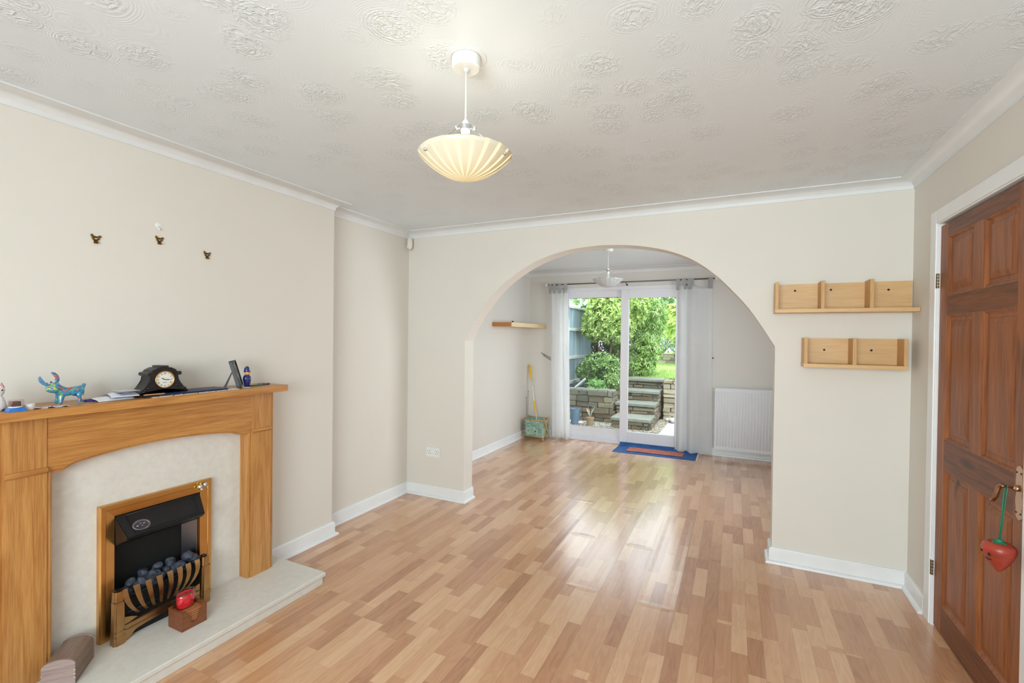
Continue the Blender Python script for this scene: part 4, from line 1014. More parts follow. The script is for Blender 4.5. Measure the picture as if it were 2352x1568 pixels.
def pendant(x, y, lit, lab, zr):
    """zr: height of the bowl's rim"""
    p = thing('pendant_lamp', (x, y, zr), lab, 'ceiling lamp', group='matching glass bowl pendant lamps')
    bm = new(); lathe(bm, [(0, H - .001), (.050, H - .001), (.050, H - .010), (.048, H - .034), (.044, H - .038), (.008, H - .038), (.007, H - .046), (0, H - .046)], (x, y, 0), 40)
    part('ceiling_rose', bm, M_plastic, p, auto=40)
    if lit:
        bm = new(); lathe(bm, [(.052, H - .0018), (.069, H - .0018), (.0705, H - .0004), (.052, H - .0004)], (x, y, 0), 40, closed=True); part('plaster_ring', bm, M_cove, p, auto=40)
    zc_ = zr + .121
    bm = new(); tube(bm, [(x, y, H - .045), (x, y, zc_)], .0032, 8); part('flex', bm, M_plastic, p, smooth=True)
    bm = new(); lathe(bm, [(0, zc_), (.006, zc_ - .001), (.012, zc_ - .012), (.0170, zc_ - .026), (.0170, zc_ - .034), (.0150, zc_ - .035), (.0150, zc_ - .066), (0, zc_ - .066)], (x, y, 0), 24); part('lamp_holder', bm, M_plastic, p, auto=40)
    # chrome spider ring with three lugs
    bm = new(); lathe(bm, [(.0175, zc_ - .022), (.0235, zc_ - .022), (.0235, zc_ - .0385), (.0175, zc_ - .0385)], (x, y, 0), 28, closed=True)
    R0 = .160
    for k in range(3):
        a = R(120 * k + (1.7 if lit else -15.9)); d = Vector((math.cos(a), math.sin(a), 0)); c = Vector((x, y, 0))
        blob(bm, c + d * .033 + Vector((0, 0, zc_ - .033)), (.011, .007, .010), 2, Matrix.Rotation(a, 4, 'Z'))
    part('spider_ring', bm, M_chrome, p, auto=50)
    bm = new()
    for k in range(3):
        a = R(120 * k + (1.7 if lit else -15.9)); d = Vector((math.cos(a), math.sin(a), 0)); c = Vector((x, y, 0))
        tube(bm, [c + d * .030 + Vector((0, 0, zc_ - .036)), c + d * .139 + Vector((0, 0, zr - .012))], .0008, 5)
    parts('suspension_wire', bm, M_steel, p)
    bm = new(); bz_ = zc_ - .066; lathe(bm, [(.010, bz_), (.012, bz_ - .010), (.021, bz_ - .026), (.024, bz_ - .040), (.020, bz_ - .054), (.010, bz_ - .062), (0, bz_ - .063)], (x, y, 0), 24)
    bmat = NT('bulb_glass_lit' if lit else 'bulb_glass'); bmat.b.inputs['Base Color'].default_value = srgb(235, 235, 235); bmat.b.inputs['Roughness'].default_value = 0.2
    if lit: bmat.b.inputs['Emission Color'].default_value = (1, .86, .62, 1); bmat.b.inputs['Emission Strength'].default_value = 30
    part('bulb', bm, bmat.m, p, smooth=True)
    prof = [(R0 * math.sin(t_), -.088 + .088 * (1 - math.cos(t_)) / 1.0) for t_ in [PI / 2 * k / 14 for k in range(15)]]
    outer = [(R0 * (k / 16), zr - .083 * (1 - (k / 16) ** 2.1)) for k in range(17)]
    inner = [(r_ * .975, z_ + .0045) for r_, z_ in outer[::-1]]
    bm = new(); lathe(bm, outer + inner[0:1] + inner[1:], (x, y, 0), 96); bmesh.ops.remove_doubles(bm, verts=bm.verts, dist=1e-5)
    bw = part('glass_bowl', bm, bowl_mat('frosted_bowl_lit' if lit else 'frosted_bowl', lit), p, smooth=True)
    bm = new()
    for k in range(3):
        a = R(120 * k + (1.7 if lit else -15.9)); d = Vector((math.cos(a), math.sin(a), 0)); c = Vector((x, y, zr - .0165))
        blob(bm, c + d * .1485, (.0065, .0065, .0065), 2)
    parts('bowl_screw', bm, M_chrome, bw, smooth=True)
    if lit: lamp('pendant_bulb_light', 'POINT', (x, y, bz_ - .03), 3.6, (1.0, .92, .78), shadow_soft_size=.03)
    return p
pendant(-.844, 1.368, True, 'lit pendant lamp with a frosted striped glass bowl over the sitting room', 2.070)
pendant(-1.227, 4.88, False, 'unlit frosted glass bowl pendant lamp beyond the arch', 2.070)

# ---------------------------------------------------------------- dining room furnishings
bm = new(); box(bm, XD + .0005, -2.502, 5.185, YD - .0005, 1.580, 1.634, .002)
M_fs = wood('light_birch_shelf', (226, 200, 156), (206, 172, 122), 1, 1.2, 0.4, seed=9.0, figure=0.3)
fs_ = solo('floating_shelf', bm, M_fs, 'long birch floating shelf on the left wall of the dining area', 'shelf')
bm = new(); box(bm, XD + .001, -2.503, 5.1835, 5.1855, 1.581, 1.633); part('shelf_end', bm, mat('orange_edge_strip', (196, 132, 76), 0.4), fs_, label='orange brown end face')
bm = new(); lathe(bm, [(0, 0), (.017, 0), (.018, .01), (.012, .020), (.004, .024), (0, .025)], (-2.60, 5.42, 1.634), 20); solo('tealight_holder', bm, M_dark, 'small dark metal pot standing on the floating shelf', 'pot', auto=40)

M_rail = mat('grey_metal_rail', (118, 114, 118), 0.3, 0.8)
rodz, rody = 2.205, YD - .080
rd = thing('curtain_rod', (-1.36, rody, rodz), 'grey metal curtain rod with ball ends over the patio door', 'curtain rod')
bm = new(); tube(bm, [(-2.46, rody, rodz), (-.235, rody, rodz)], .0085, 12); part('pole', bm, M_rail, rd, smooth=True)
bm = new(); blob(bm, (-2.475, rody, rodz), (.020, .020, .020), 3); part('finial', bm, M_plastic, rd, smooth=True)
bm = new(); blob(bm, (-.222, rody, rodz), (.020, .020, .020), 3); part('finial', bm, M_plastic, rd, smooth=True)
for x_ in (-2.40, -1.335, -.33):
    bm = new(); tube(bm, [(x_, rody, rodz - .009), (x_, rody, rodz - .022), (x_, YD - .001, rodz - .030)], .004, 8); lathe(bm, [(0, 0), (.012, 0), (.012, -.004), (0, -.004)], (x_, YD, rodz - .030), 14, 'y')
    parts('bracket', bm, M_dark if x_ == -1.335 else M_plastic, rd, auto=40)

def curtain(x0t, x1t, x0b, x1b, folds, tabs, lab, seed_, z0=.012, amp=.032, wide_tab=None, flat_from=None):
    c_ = thing('curtain', ((x0b + x1b) / 2, rody, z0), lab, 'curtain', group='white tab top curtains at the patio door')
    zt_ = rodz - .075; nx, nz = 150, 44; bm = new(); g = []
    for j in range(nz + 1):
        t_ = j / nz; z = zt_ + (z0 - zt_) * t_; row = []
        for i in range(nx + 1):
            s = i / nx
            x = (x0t + (x1t - x0t) * s) * (1 - t_) + (x0b + (x1b - x0b) * s) * t_
            ph_ = s * folds * 2 * PI + seed_ + .5 * math.sin(s * 7 + seed_) + .25 * noise.noise(Vector((s * 3, t_ * 1.5, seed_)))
            a = amp * (.55 + .45 * math.sin(s * 5 + seed_ * 2)) * (.65 + .35 * t_)
            if flat_from and s > flat_from: a *= .35 + .65 * t_ * .6
            y = rody + a * math.sin(ph_) + .008 * noise.noise(Vector((s * 9, t_ * 4, seed_ + 3)))
            x += .35 * a * math.cos(ph_ * 1.0) * .5
            zz = z
            if t_ == 1: zz += .006 * math.sin(s * 11 + seed_)
            if flat_from and s > flat_from and j < 2: zz -= .030 * math.sin((s - flat_from) / (1 - flat_from) * PI) * (1 - j / 2)
            row.append(bm.verts.new((x, y, zz)))
        g.append(row)
    fs__ = [bm.faces.new((g[j][i], g[j][i + 1], g[j + 1][i + 1], g[j + 1][i])) for j in range(nz) for i in range(nx)]
    bmesh.ops.solidify(bm, geom=fs__, thickness=.0012)
    cl_ = part('drape', bm, M_curtain, c_, smooth=True)
    for tx, tw in tabs:
        bm = new(); path = [(rody - .010, zt_ - .05)] + [(rody - .0125 * math.cos(a) , rodz + .0125 * math.sin(a)) for a in [R(q) for q in (-10, 20, 55, 90, 125, 160, 190)]] + [(rody + .010, zt_ - .05)]
        A_ = [bm.verts.new((tx - tw / 2, y_, z_)) for y_, z_ in path]; B_ = [bm.verts.new((tx + tw / 2, y_, z_)) for y_, z_ in path]
        ff = [bm.faces.new((A_[k], A_[k + 1], B_[k + 1], B_[k])) for k in range(len(path) - 1)]; bmesh.ops.solidify(bm, geom=ff, thickness=.0015)
        part('tab', bm, M_curtain, c_, smooth=True)
    bm = new()
    # stitched hem line
    hem = []
    return c_
curtain(-2.415, -2.150, -2.385, -2.098, 4.0, [(-2.415, .04), (-2.352, .045), (-2.270, .05), (-2.185, .055)], 'left white tab top curtain beside the yellow handled mop', 1.2, z0=.010)
curtain(-.700, -.270, -.690, -.243, 3.6, [(-.672, .045), (-.600, .05), (-.535, .045), (-.505, .04), (-.290, .055)], 'right white tab top curtain hanging between the patio door and the radiator', .4, z0=.012, amp=.034, flat_from=.55)

# radiator
ra = thing('radiator', (.13, YD - .08, .09), 'white panel radiator under the wall right of the patio door', 'radiator')
rx0, rx1, rz0, rz1, ry = -.222, .76, .088, .850, YD - .100
bm = new(); box(bm, rx0, rx1, ry + .004, ry + .022, rz0, rz1, .004)
part('panel', bm, mat('radiator_enamel', (222, 223, 226), 0.35, var=0.01), ra)
bm = new(); n_ = int((rx1 - rx0 - .04) / .0333)
for k in range(n_):
    xc = rx0 + .035 + k * .0333
    sec = [(-.0115, .0), (-.009, -.006), (-.004, -.0085), (.004, -.0085), (.009, -.006), (.0115, 0)]
    lo = rz0 + .045; hi = rz1 - .040
    rings = []
    for z, sc_ in ((lo, .15), (lo + .012, 1), (hi - .012, 1), (hi, .15)):
        rings.append([bm.verts.new((xc + a * (1 if sc_ == 1 else .6), ry + .0045 + b * sc_, z)) for a, b in sec])
    for a, b in zip(rings, rings[1:]):
        for i in range(5): bm.faces.new((a[i], a[i + 1], b[i + 1], b[i]))
parts('flute', bm, mat('radiator_enamel_flutes', (226, 227, 230), 0.35, var=0.01), ra, auto=50)
bm = new(); box(bm, rx0, rx1, ry + .022, YD - .03, rz1 - .012, rz1 + .002, .003)
for k in range(40): box(bm, rx0 + .02 + k * .0235, rx0 + .032 + k * .0235, ry + .028, YD - .036, rz1 - .002, rz1 + .003)
part('top_grille', bm, M_white, ra)
bm = new(); box(bm, rx0 + .1, rx0 + .13, ry + .02, YD - .001, .3, .7); box(bm, rx1 - .13, rx1 - .1, ry + .02, YD - .001, .3, .7); parts('bracket', bm, M_white, ra)
bm = new()
for x_ in (rx1 + .03,): tube(bm, [(x_, ry + .012, .001), (x_, ry + .012, .125), (x_ - .03, ry + .012, .125)], .0075, 8)
parts('pipe', bm, M_white, ra, smooth=True)

# rug
rg_ = thing('rug', (-.93, 6.08, 0), 'blue bordered rug with a rust coloured centre in front of the patio door', 'rug')
rp = [(-1.405, 5.90), (-.41, 5.925), (-.405, 6.34), (-1.395, 6.34)]
def quad_mesh(bm, P4, z, n=24, m=10, th=.006, wob=.002, lap=.040):
    g = []
    for j in range(m + 1):
        row = []
        for i in range(n + 1):
            s, t_ = i / n, j / m
            a = Vector(P4[0]).lerp(Vector(P4[1]), s); b = Vector(P4[3]).lerp(Vector(P4[2]), s); p = a.lerp(b, t_)
            row.append(bm.verts.new((p.x, p.y, z + lap * max(0, (p.y - 6.24) / .10) ** 1.5 + wob * (1 + noise.noise(Vector((p.x * 5, p.y * 9, 0)))))))
        g.append(row)
    f_ = [bm.faces.new((g[j][i], g[j][i + 1], g[j + 1][i + 1], g[j + 1][i])) for j in range(m) for i in range(n)]
    bmesh.ops.recalc_face_normals(bm, faces=f_); bmesh.ops.solidify(bm, geom=f_, thickness=-th)
def weave(name, a, b, sc_=45):
    t = NT(name); o = t.obj(); n__ = t.math('ADD', t.math('MULTIPLY', t.noise(o, 9, 3), .5), t.math('MULTIPLY', t.noise(o, sc_, 3, .7), .5))
    t.l(t.ramp(n__, [(.35, srgb(*a)), (.65, srgb(*b))]), t.b.inputs['Base Color']); t.b.inputs['Roughness'].default_value = .9; t.l(t.bump(t.noise(o, 300, 2), .4, .002), t.b.inputs['Normal']); return t.m
bm = new(); quad_mesh(bm, rp, .0005, th=.006); part('border', bm, weave('blue_pile', (28, 66, 118), (48, 104, 168)), rg_)
def inset(P4, u, v):
    P = [Vector(p) for p in P4]; f = lambda s, t_: (P[0].lerp(P[1], s)).lerp(P[3].lerp(P[2], s), t_); return [tuple(f(u, v)), tuple(f(1 - u, v)), tuple(f(1 - u, 1 - v)), tuple(f(u, 1 - v))]
bm = new(); quad_mesh(bm, inset(rp, .155, .24), .0075, th=.0015); part('centre_field', bm, weave('rust_pile', (160, 84, 70), (190, 116, 98)), rg_, label='rust red centre')
bm = new()
for k in range(46):
    for x_, d in ((-1.402, -1), (-.408, 1)):
        y_ = 5.91 + k * .0094; tube(bm, [(x_, y_, .004), (x_ + d * .016, y_ + random.uniform(-.003, .003), .0015)], .0012, 4)
parts('fringe', bm, mat('cream_fringe', (226, 214, 190), 0.9), rg_)

# floral knitting bag on crossed wooden legs
kb = thing('knitting_bag', (-2.53, 6.16, 0), 'sage green floral fabric knitting bag on a folding wooden stand', 'bag')
def floral():
    t = NT('sage_floral_fabric'); o = t.obj(); vo = t.n('ShaderNodeTexVoronoi', feature='F1'); t.l(o, vo.inputs['Vector']); vo.inputs['Scale'].default_value = 30
    sepc = t.sep(vo.outputs['Color']); f1 = t.math('LESS_THAN', vo.outputs['Distance'], t.math('MULTIPLY', sepc[1], .42))
    c0_ = t.ramp(t.noise(o, 14, 3), [(.4, srgb(120, 158, 142)), (.6, srgb(160, 190, 174))])
    fl = t.ramp(sepc[0], [(.0, srgb(196, 66, 84)), (.35, srgb(236, 214, 214)), (.6, srgb(200, 60, 70)), (.75, srgb(88, 120, 100)), (.9, srgb(60, 60, 70))], 'CONSTANT')
    t.l(t.mix(f1, c0_, fl), t.b.inputs['Base Color']); t.b.inputs['Roughness'].default_value = .8; return t.m
M_flo = floral()
bm = new()
x0, x1 = -2.700, -2.415
front = [(x0, 6.045, .275), (x1, 6.045, .275), (x1, 6.060, .045), (x0, 6.060, .045)]; back = [(x0, 6.245, .285), (x1, 6.245, .285), (x1, 6.200, .045), (x0, 6.200, .045)]
fv = [bm.verts.new(p) for p in front]; bv = [bm.verts.new(p) for p in back]
for f in ((fv[0], fv[1], fv[2], fv[3]), (bv[1], bv[0], bv[3], bv[2]), (fv[3], fv[2], bv[2], bv[3]), (fv[0], fv[3], bv[3], bv[0]), (fv[1], bv[1], bv[2], fv[2])): bm.faces.new(f)
bmesh.ops.subdivide_edges(bm, edges=list(bm.edges), cuts=6, use_grid_fill=True)
for v in bm.verts: v.co.y += .007 * noise.noise(v.co * 14); v.co.x += .004 * noise.noise(v.co * 11 + Vector((5, 0, 0)))
bmesh.ops.recalc_face_normals(bm, faces=bm.faces); bmesh.ops.solidify(bm, geom=list(bm.faces), thickness=.002)
part('fabric_pouch', bm, M_flo, kb, smooth=True)
M_pinel = mat('pale_pine_leg', (206, 164, 98), 0.45, var=0.1)
for x_ in (x0 - .012, x1 + .012):
    for ya_, yb_, za in ((6.035, 6.245, 0), (6.265, 6.045, 0)):
        bm = new(); d = Vector((0, yb_ - ya_, .31)); 
        o__ = Vector((x_ + (.006 if ya_ > 6.2 else -.006), ya_, .0)); n2 = Vector((0, -.31, yb_ - ya_)).normalized() * .008
        q = [o__ - n2, o__ + n2, o__ + d + n2, o__ + d - n2]
        q[0].z = max(q[0].z, 0); q[1].z = max(q[1].z, 0)
        A_ = [bm.verts.new(p + Vector((-.0055, 0, 0))) for p in q]; B_ = [bm.verts.new(p + Vector((.0055, 0, 0))) for p in q]
        bm.faces.new(A_); bm.faces.new(B_[::-1]); [bm.faces.new((A_[i], B_[i], B_[(i + 1) % 4], A_[(i + 1) % 4])) for i in range(4)]
        part('leg', bm, M_pinel, kb)
for y_, z_ in ((6.043, .280), (6.247, .290), (6.062, .045), (6.198, .045)):
    bm = new(); tube(bm, [(x0 - .018, y_, z_), (x1 + .018, y_, z_)], .006, 8); part('crossbar', bm, M_pinel, kb, smooth=True)
# mop leaning in the corner
mp = thing('mop', (-2.545, 6.15, .10), 'yellow and white handled mop leaning in the corner behind the floral bag', 'mop')
a_ = Vector((-2.752, 6.325, 1.042)); b_ = Vector((-2.548, 6.160, .235)); L = lambda s: a_.lerp(b_, s)
M_yel = mat('yellow_plastic', (240, 190, 20), 0.3, var=0.04); 
bm = new(); tube(bm, [L(.26), L(1.10)], .0075, 12); part('pole', bm, M_plastic, mp, smooth=True)
bm = new(); tube(bm, [L(0), L(.02), L(.10), L(.26), L(.275)], [.010, .014, .016, .012, .010], 12); part('grip', bm, M_yel, mp, smooth=True)
bm = new(); tube(bm, [L(.64), L(.655), L(.86), L(.875)], [.009, .0115, .0115, .009], 12); part('sleeve', bm, M_yel, mp, smooth=True)
bm = new(); e_ = L(1.10); tube(bm, [e_, (e_.x, e_.y, .07)], [.012, .022], 12); blob(bm, (e_.x, e_.y, .085), (.055, .035, .030), 3); part('mop_head', bm, mat('white_mop_cloth', (210, 212, 212), 0.9), mp, smooth=True)
for (p, q, lab) in (((-2.752, 6.300, .640), (-2.700, 6.150, .060), 'thin wooden cane, taller of the two left of the floral bag'), ((-2.752, 6.235, .556), (-2.690, 6.130, .062), 'thin dark tipped cane, shorter of the two left of the floral bag')):
    cne = thing('garden_cane', q, lab, 'cane', group='thin canes in the knitting bag')
    bm = new(); tube(bm, [p, q], .0028, 6); part('cane_rod', bm, mat('brown_cane', (142, 116, 84), 0.5), cne, smooth=True)
    bm = new(); tube(bm, [Vector(p) + (Vector(p) - Vector(q)).normalized() * .02, p], .0034, 6); part('cane_tip', bm, mat('dark_cane_tip', (84, 62, 44), 0.5), cne, smooth=True)
# curtain hold-backs
hb = thing('curtain_holdback', (-2.43, YD, 1.16), 'dark two pronged hold-back sticking out left of the left curtain', 'hold-back', group='curtain hold-backs')
bm = new(); tube(bm, [(-2.555, 6.290, 1.224), (-2.41, 6.325, 1.150), (-2.39, YD - .001, 1.140)], .0038, 8); part('prong', bm, M_dark, hb, smooth=True)
bm = new(); tube(bm, [(-2.518, 6.285, 1.195), (-2.415, 6.320, 1.122), (-2.395, YD - .001, 1.112)], .0038, 8); part('prong', bm, M_dark, hb, smooth=True)
hb2 = thing('curtain_holdback', (-.25, YD, 1.2), 'small dark hold-back knob right of the right curtain', 'hold-back', group='curtain hold-backs')
bm = new(); tube(bm, [(-.245, YD - .001, 1.212), (-.245, YD - .05, 1.214)], .004, 8); part('stem', bm, M_dark, hb2, smooth=True)
bm = new(); tube(bm, [(-.285, YD - .052, 1.210), (-.240, YD - .052, 1.218)], .006, 8); part('knob', bm, M_dark, hb2, smooth=True)

# ---------------------------------------------------------------- garden
GZ = -.12
M_patio = stone_mat('pale_paving', (150, 155, 156), (176, 180, 180), 18, .6, .1)
M_slate = stone_mat('grey_green_slate', (98, 104, 98), (136, 141, 132), 22, .5, .25)
def rubble_mat(name, cols):
    t = NT(name); g = t.n('ShaderNodeNewGeometry'); o = t.obj(); n__ = t.noise(o, 26, 4, .6)
    c = t.ramp(g.outputs['Random Per Island'], [(i / len(cols), srgb(*c_)) for i, c_ in enumerate(cols)])
    t.l(t.mix(t.math('MULTIPLY', n__, .55), c, srgb(92, 92, 76)), t.b.inputs['Base Color']); t.b.inputs['Roughness'].default_value = .8
    t.l(t.bump(n__, .5, .02), t.b.inputs['Normal']); return t.m
M_rub = rubble_mat('slate_rubble', [(98, 98, 92), (128, 118, 98), (78, 82, 80), (140, 130, 108), (104, 106, 88), (120, 100, 82)])
M_rubw = rubble_mat('sandy_rubble', [(150, 138, 116), (172, 160, 138), (124, 118, 106), (190, 178, 154)])
M_mort = mat('dark_joint', (50, 50, 44), 0.9, var=0.3)
def paving():
    t = NT('pale_paving'); o = t.obj(); br = t.n('ShaderNodeTexBrick'); t.l(o, br.inputs['Vector']); br.inputs['Scale'].default_value = 1.0; br.inputs['Brick Width'].default_value = .60; br.inputs['Row Height'].default_value = .45
    br.inputs['Mortar Size'].default_value = .006; br.inputs['Color1'].default_value = srgb(150, 155, 156); br.inputs['Color2'].default_value = srgb(172, 176, 176); br.inputs['Mortar'].default_value = srgb(96, 98, 96)
    t.l(t.mix(t.math('MULTIPLY', t.noise(o, 12, 4), .4), br.outputs['Color'], srgb(140, 144, 140)), t.b.inputs['Base Color']); t.b.inputs['Roughness'].default_value = .6; return t.m
bm = new(); box(bm, -5.5, 5, YD + .28, 13, GZ - .1, GZ); struct('floor_patio', bm, paving())
def leaves_into(co, fc, p, n, size, count, rng, spread=1.0, droop=.3, lw=.16):
    n = Vector(n).normalized(); a = Vector((0, 0, 1)) if abs(n.z) < .9 else Vector((1, 0, 0)); u = n.cross(a).normalized(); v = n.cross(u); ph = rng.uniform(0, 6)
    for k in range(count):
        q = ph + 2 * PI * k / count + rng.uniform(-.3, .3); d = (u * math.cos(q) + v * math.sin(q)) * spread + n * rng.uniform(.25, .8); d.z -= droop * rng.random(); d.normalize()
        s = size * rng.uniform(.7, 1.2); sd = d.cross(n); sd = sd.normalized() if sd.length > .01 else u; w = s * lw
        up_ = sd.cross(d) * (s * .06); b = len(co)
        co += [p, p + d * s * .35 + sd * w + up_, p + d * s * .72 + sd * w * .85 + up_ * .8, p + d * s, p + d * s * .72 - sd * w * .85 + up_ * .8, p + d * s * .35 - sd * w + up_, p + d * s * .5 - up_ * .3]
        fc += [(b, b + 1, b + 6), (b + 1, b + 2, b + 6), (b + 2, b + 3, b + 6), (b + 3, b + 4, b + 6), (b + 4, b + 5, b + 6), (b + 5, b, b + 6)]
def leaf_mat(name, cols, trans=.45):
    t = NT(name); g = t.n('ShaderNodeNewGeometry'); t.t.nodes.remove(t.b); c = t.ramp(g.outputs['Random Per Island'], [(i / max(1, len(cols) - 1), srgb(*c_)) for i, c_ in enumerate(cols)])
    df = t.n('ShaderNodeBsdfDiffuse'); tl = t.n('ShaderNodeBsdfTranslucent'); gl = t.n('ShaderNodeBsdfGlossy'); gl.inputs['Roughness'].default_value = .35; t.l(c, df.inputs[0]); t.l(c, tl.inputs[0])
    mx = t.n('ShaderNodeMixShader'); mx.inputs[0].default_value = trans; t.l(df.outputs[0], mx.inputs[1]); t.l(tl.outputs[0], mx.inputs[2])
    m2 = t.n('ShaderNodeMixShader'); m2.inputs[0].default_value = .08; t.l(mx.outputs[0], m2.inputs[1]); t.l(gl.outputs[0], m2.inputs[2]); t.l(m2.outputs[0], t.out.inputs[0]); return t.m
M_bark = mat('brown_bark', (104, 84, 62), 0.9, var=0.3, vscale=20)
def shrub(name, blobs, n, size, cols, lab, cat='shrub', seed_=1, stems=None, per=6, droop=.3, inner=.35, m=None, lw=.16):
    rng = random.Random(seed_); co, fc = [], []; tot = sum(r_[0] * r_[2] for _, r_ in blobs)
    for c, r_ in blobs:
        k = int(n * r_[0] * r_[2] / tot)
        for _ in range(k):
            th = rng.uniform(0, 2 * PI); cz_ = rng.uniform(-1, 1); s_ = math.sqrt(1 - cz_ * cz_); d = Vector((s_ * math.cos(th), s_ * math.sin(th), cz_))
            f = 1 - inner * rng.random() ** 2; f *= 1 + .16 * noise.noise(d * 2.6 + Vector((seed_, 0, 0)))
            p = Vector(c) + Vector((d.x * r_[0], d.y * r_[1], d.z * r_[2])) * f
            if d.y > .55 and rng.random() < .7: continue
            leaves_into(co, fc, p, d + Vector((0, 0, .35)), size, per, rng, 1.0, droop, lw)
    me = bpy.data.meshes.new('foliage'); me.from_pydata([tuple(c) for c in co], [], fc); me.materials.append(m or leaf_mat(name + '_leaves', cols))
    b0 = Vector((blobs[0][0][0], blobs[0][0][1], min(c[2] - r_[2] for c, r_ in blobs)))
    root = thing(name, tuple(b0), lab, cat); fo = bpy.data.objects.new('foliage', me); COL.objects.link(fo); fo.parent = root; me.transform(Matrix.Translation(-b0))
    if stems:
        for st_ in stems:
            bm = new(); tube(bm, st_[0], st_[1], 8); part('stem', bm, M_bark, root, smooth=True)
    return root
def stonewall(bm, o, along, L_, h_, rng, depth=.16, courses=(.045, .10), lens=(.12, .38)):
    """irregular dry-stone face: o lower corner, along a unit plan vector, stones set back into the normal side"""
    al = Vector(along).normalized(); nr = Vector((al.y, -al.x, 0)); z = 0
    while z < h_ - .01:
        hh = min(rng.uniform(*courses), h_ - z); x_ = rng.uniform(-.05, 0)
        while x_ < L_:
            ll = rng.uniform(*lens); a = max(0, x_); b = min(L_, x_ + ll); x_ += ll
            if b - a < .02: continue
            out_ = rng.uniform(0, .034); g_ = .004
            vs_ = []
            for zz in (z + g_, z + hh - g_):
                for t_, q in ((a + g_, 0), (b - g_, 0), (b - g_, 1), (a + g_, 1)):
                    j = lambda: rng.uniform(-.008, .008); p = Vector(o) + al * (t_ + j()) + nr * (out_ + j() if q == 0 else -depth) + Vector((0, 0, zz + j())); vs_.append(bm.verts.new(p))
            fs2 = [bm.faces.new([vs_[i] for i in f]) for f in ((0, 1, 2, 3), (7, 6, 5, 4), (0, 4, 5, 1), (1, 5, 6, 2), (2, 6, 7, 3), (3, 7, 4, 0))]
            bmesh.ops.bevel(bm, geom=list({e for f in fs2 for e in f.edges}), offset=min(.008, hh * .2), segments=2, affect='EDGES')
        z += hh
rng = random.Random(11)
# steps
st_y = [8.08, 8.63, 9.08, 9.56]; st_z = [.07, .26, .45, .64]; st_x0 = [-1.95, -2.00, -2.00, -2.00]; sxr = -1.30
ords = ['lowest', 'second', 'third', 'top']
for k in range(4):
    zl = GZ if k == 0 else st_z[k - 1]
    s_ = thing('garden_step', (-1.65, st_y[k] + .2, GZ), '%s slate step of the garden stairs beyond the patio door' % ords[k] + (', nearest the door' if k == 0 else ''), 'step', group='slate garden steps')
    nxt = st_y[k + 1] + .05 if k < 3 else 10.05
    bm = new(); g_ = []
    box(bm, st_x0[k], sxr + .015, st_y[k] - .015, nxt, st_z[k] - .050, st_z[k], .006)
    for v in bm.verts: v.co += Vector((.006 * noise.noise(v.co * 9), .010 * noise.noise(v.co * 7 + Vector((3, 0, 0))), .003 * noise.noise(v.co * 8)))
    part('tread', bm, M_slate, s_)
    bm = new(); stonewall(bm, (st_x0[k] + .01, st_y[k] + .03, zl), (1, 0, 0), sxr - st_x0[k] - .02, st_z[k] - .052 - zl, rng)
    stonewall(bm, (sxr - .005, st_y[k] + .03, GZ), (0, 1, 0), nxt - st_y[k] - .03, st_z[k] - .052 - GZ, rng)
    part('riser_stones', bm, M_rub, s_)
    bm = new(); box(bm, st_x0[k] + .04, sxr - .03, st_y[k] + .06, nxt, GZ, st_z[k] - .055); part('core', bm, M_mort, s_)
# planter wall
pw = thing('planter_wall', (-2.6, 8.6, GZ), 'dry stone planter wall left of the garden steps', 'stone wall')
bm = new(); stonewall(bm, (-2.96, 8.56, GZ), (1, 0, 0), .92, .575, rng, courses=(.06, .12), lens=(.16, .44)); stonewall(bm, (-2.035, 8.56, GZ), (0, 1, 0), 1.5, .575, rng, courses=(.06, .12)); part('stone_face', bm, M_rub, pw)
bm = new(); box(bm, -2.96, -2.07, 8.60, 10.1, GZ, .43); part('core', bm, M_mort, pw)
bm = new(); rng2 = random.Random(4); x_ = -2.96
while x_ < -2.05:
    w_ = rng2.uniform(.15, .34); box(bm, x_, min(x_ + w_ - .008, -2.02), 8.535 + rng2.uniform(0, .02), 8.74 + rng2.uniform(0, .04), .440, .478 + rng2.uniform(0, .012), .006); x_ += w_
parts('coping_stone', bm, M_slate, pw)
# retaining wall right of the steps
rw = thing('retaining_wall', (-.3, 9.3, GZ), 'sandy dry stone retaining wall right of the garden steps', 'stone wall')
bm = new(); stonewall(bm, (-1.235, 9.30, GZ), (1, 0, 0), 2.6, .78, rng, courses=(.05, .10)); part('stone_face', bm, M_rubw, rw)
bm = new(); box(bm, -1.22, 1.35, 9.34, 10.1, GZ, .63); part('core', bm, M_mort, rw)
# raised bed soil and lawn
bm = new(); box(bm, -4.6, -2.0, 10.12, 22, .0, .5); solo('planting_bed', bm, mat('dark_soil', (54, 46, 38), 0.95, var=0.4, vscale=20, bump=.4), 'dark soil bed under the big shrubs', 'soil', kind='stuff')
def lawn_mat():
    t = NT('lawn_green'); o = t.obj(); n__ = t.math('ADD', t.math('MULTIPLY', t.noise(o, 1.2, 3), .5), t.math('MULTIPLY', t.noise(o, 40, 3, .7), .5)); t.l(t.ramp(n__, [(.35, srgb(132, 168, 84)), (.65, srgb(176, 206, 122))]), t.b.inputs['Base Color']); t.b.inputs['Roughness'].default_value = .9
    t.l(t.bump(t.noise(o, 90, 3), .8, .03), t.b.inputs['Normal']); return t.m
bm = new(); g = [[bm.verts.new((-2.75 + 6.75 * i / 30 + (.35 * (j / 30)), 9.98 + 10 * j / 30, .615 + .34 * (j / 30) + .03 * noise.noise(Vector((i * .3, j * .3, 0))))) for i in range(31)] for j in range(31)]
f_ = [bm.faces.new((g[j][i], g[j][i + 1], g[j + 1][i + 1], g[j + 1][i])) for j in range(30) for i in range(30)]; bmesh.ops.recalc_face_normals(bm, faces=f_); bmesh.ops.solidify(bm, geom=f_, thickness=.06)
rb = random.Random(8)
co = []
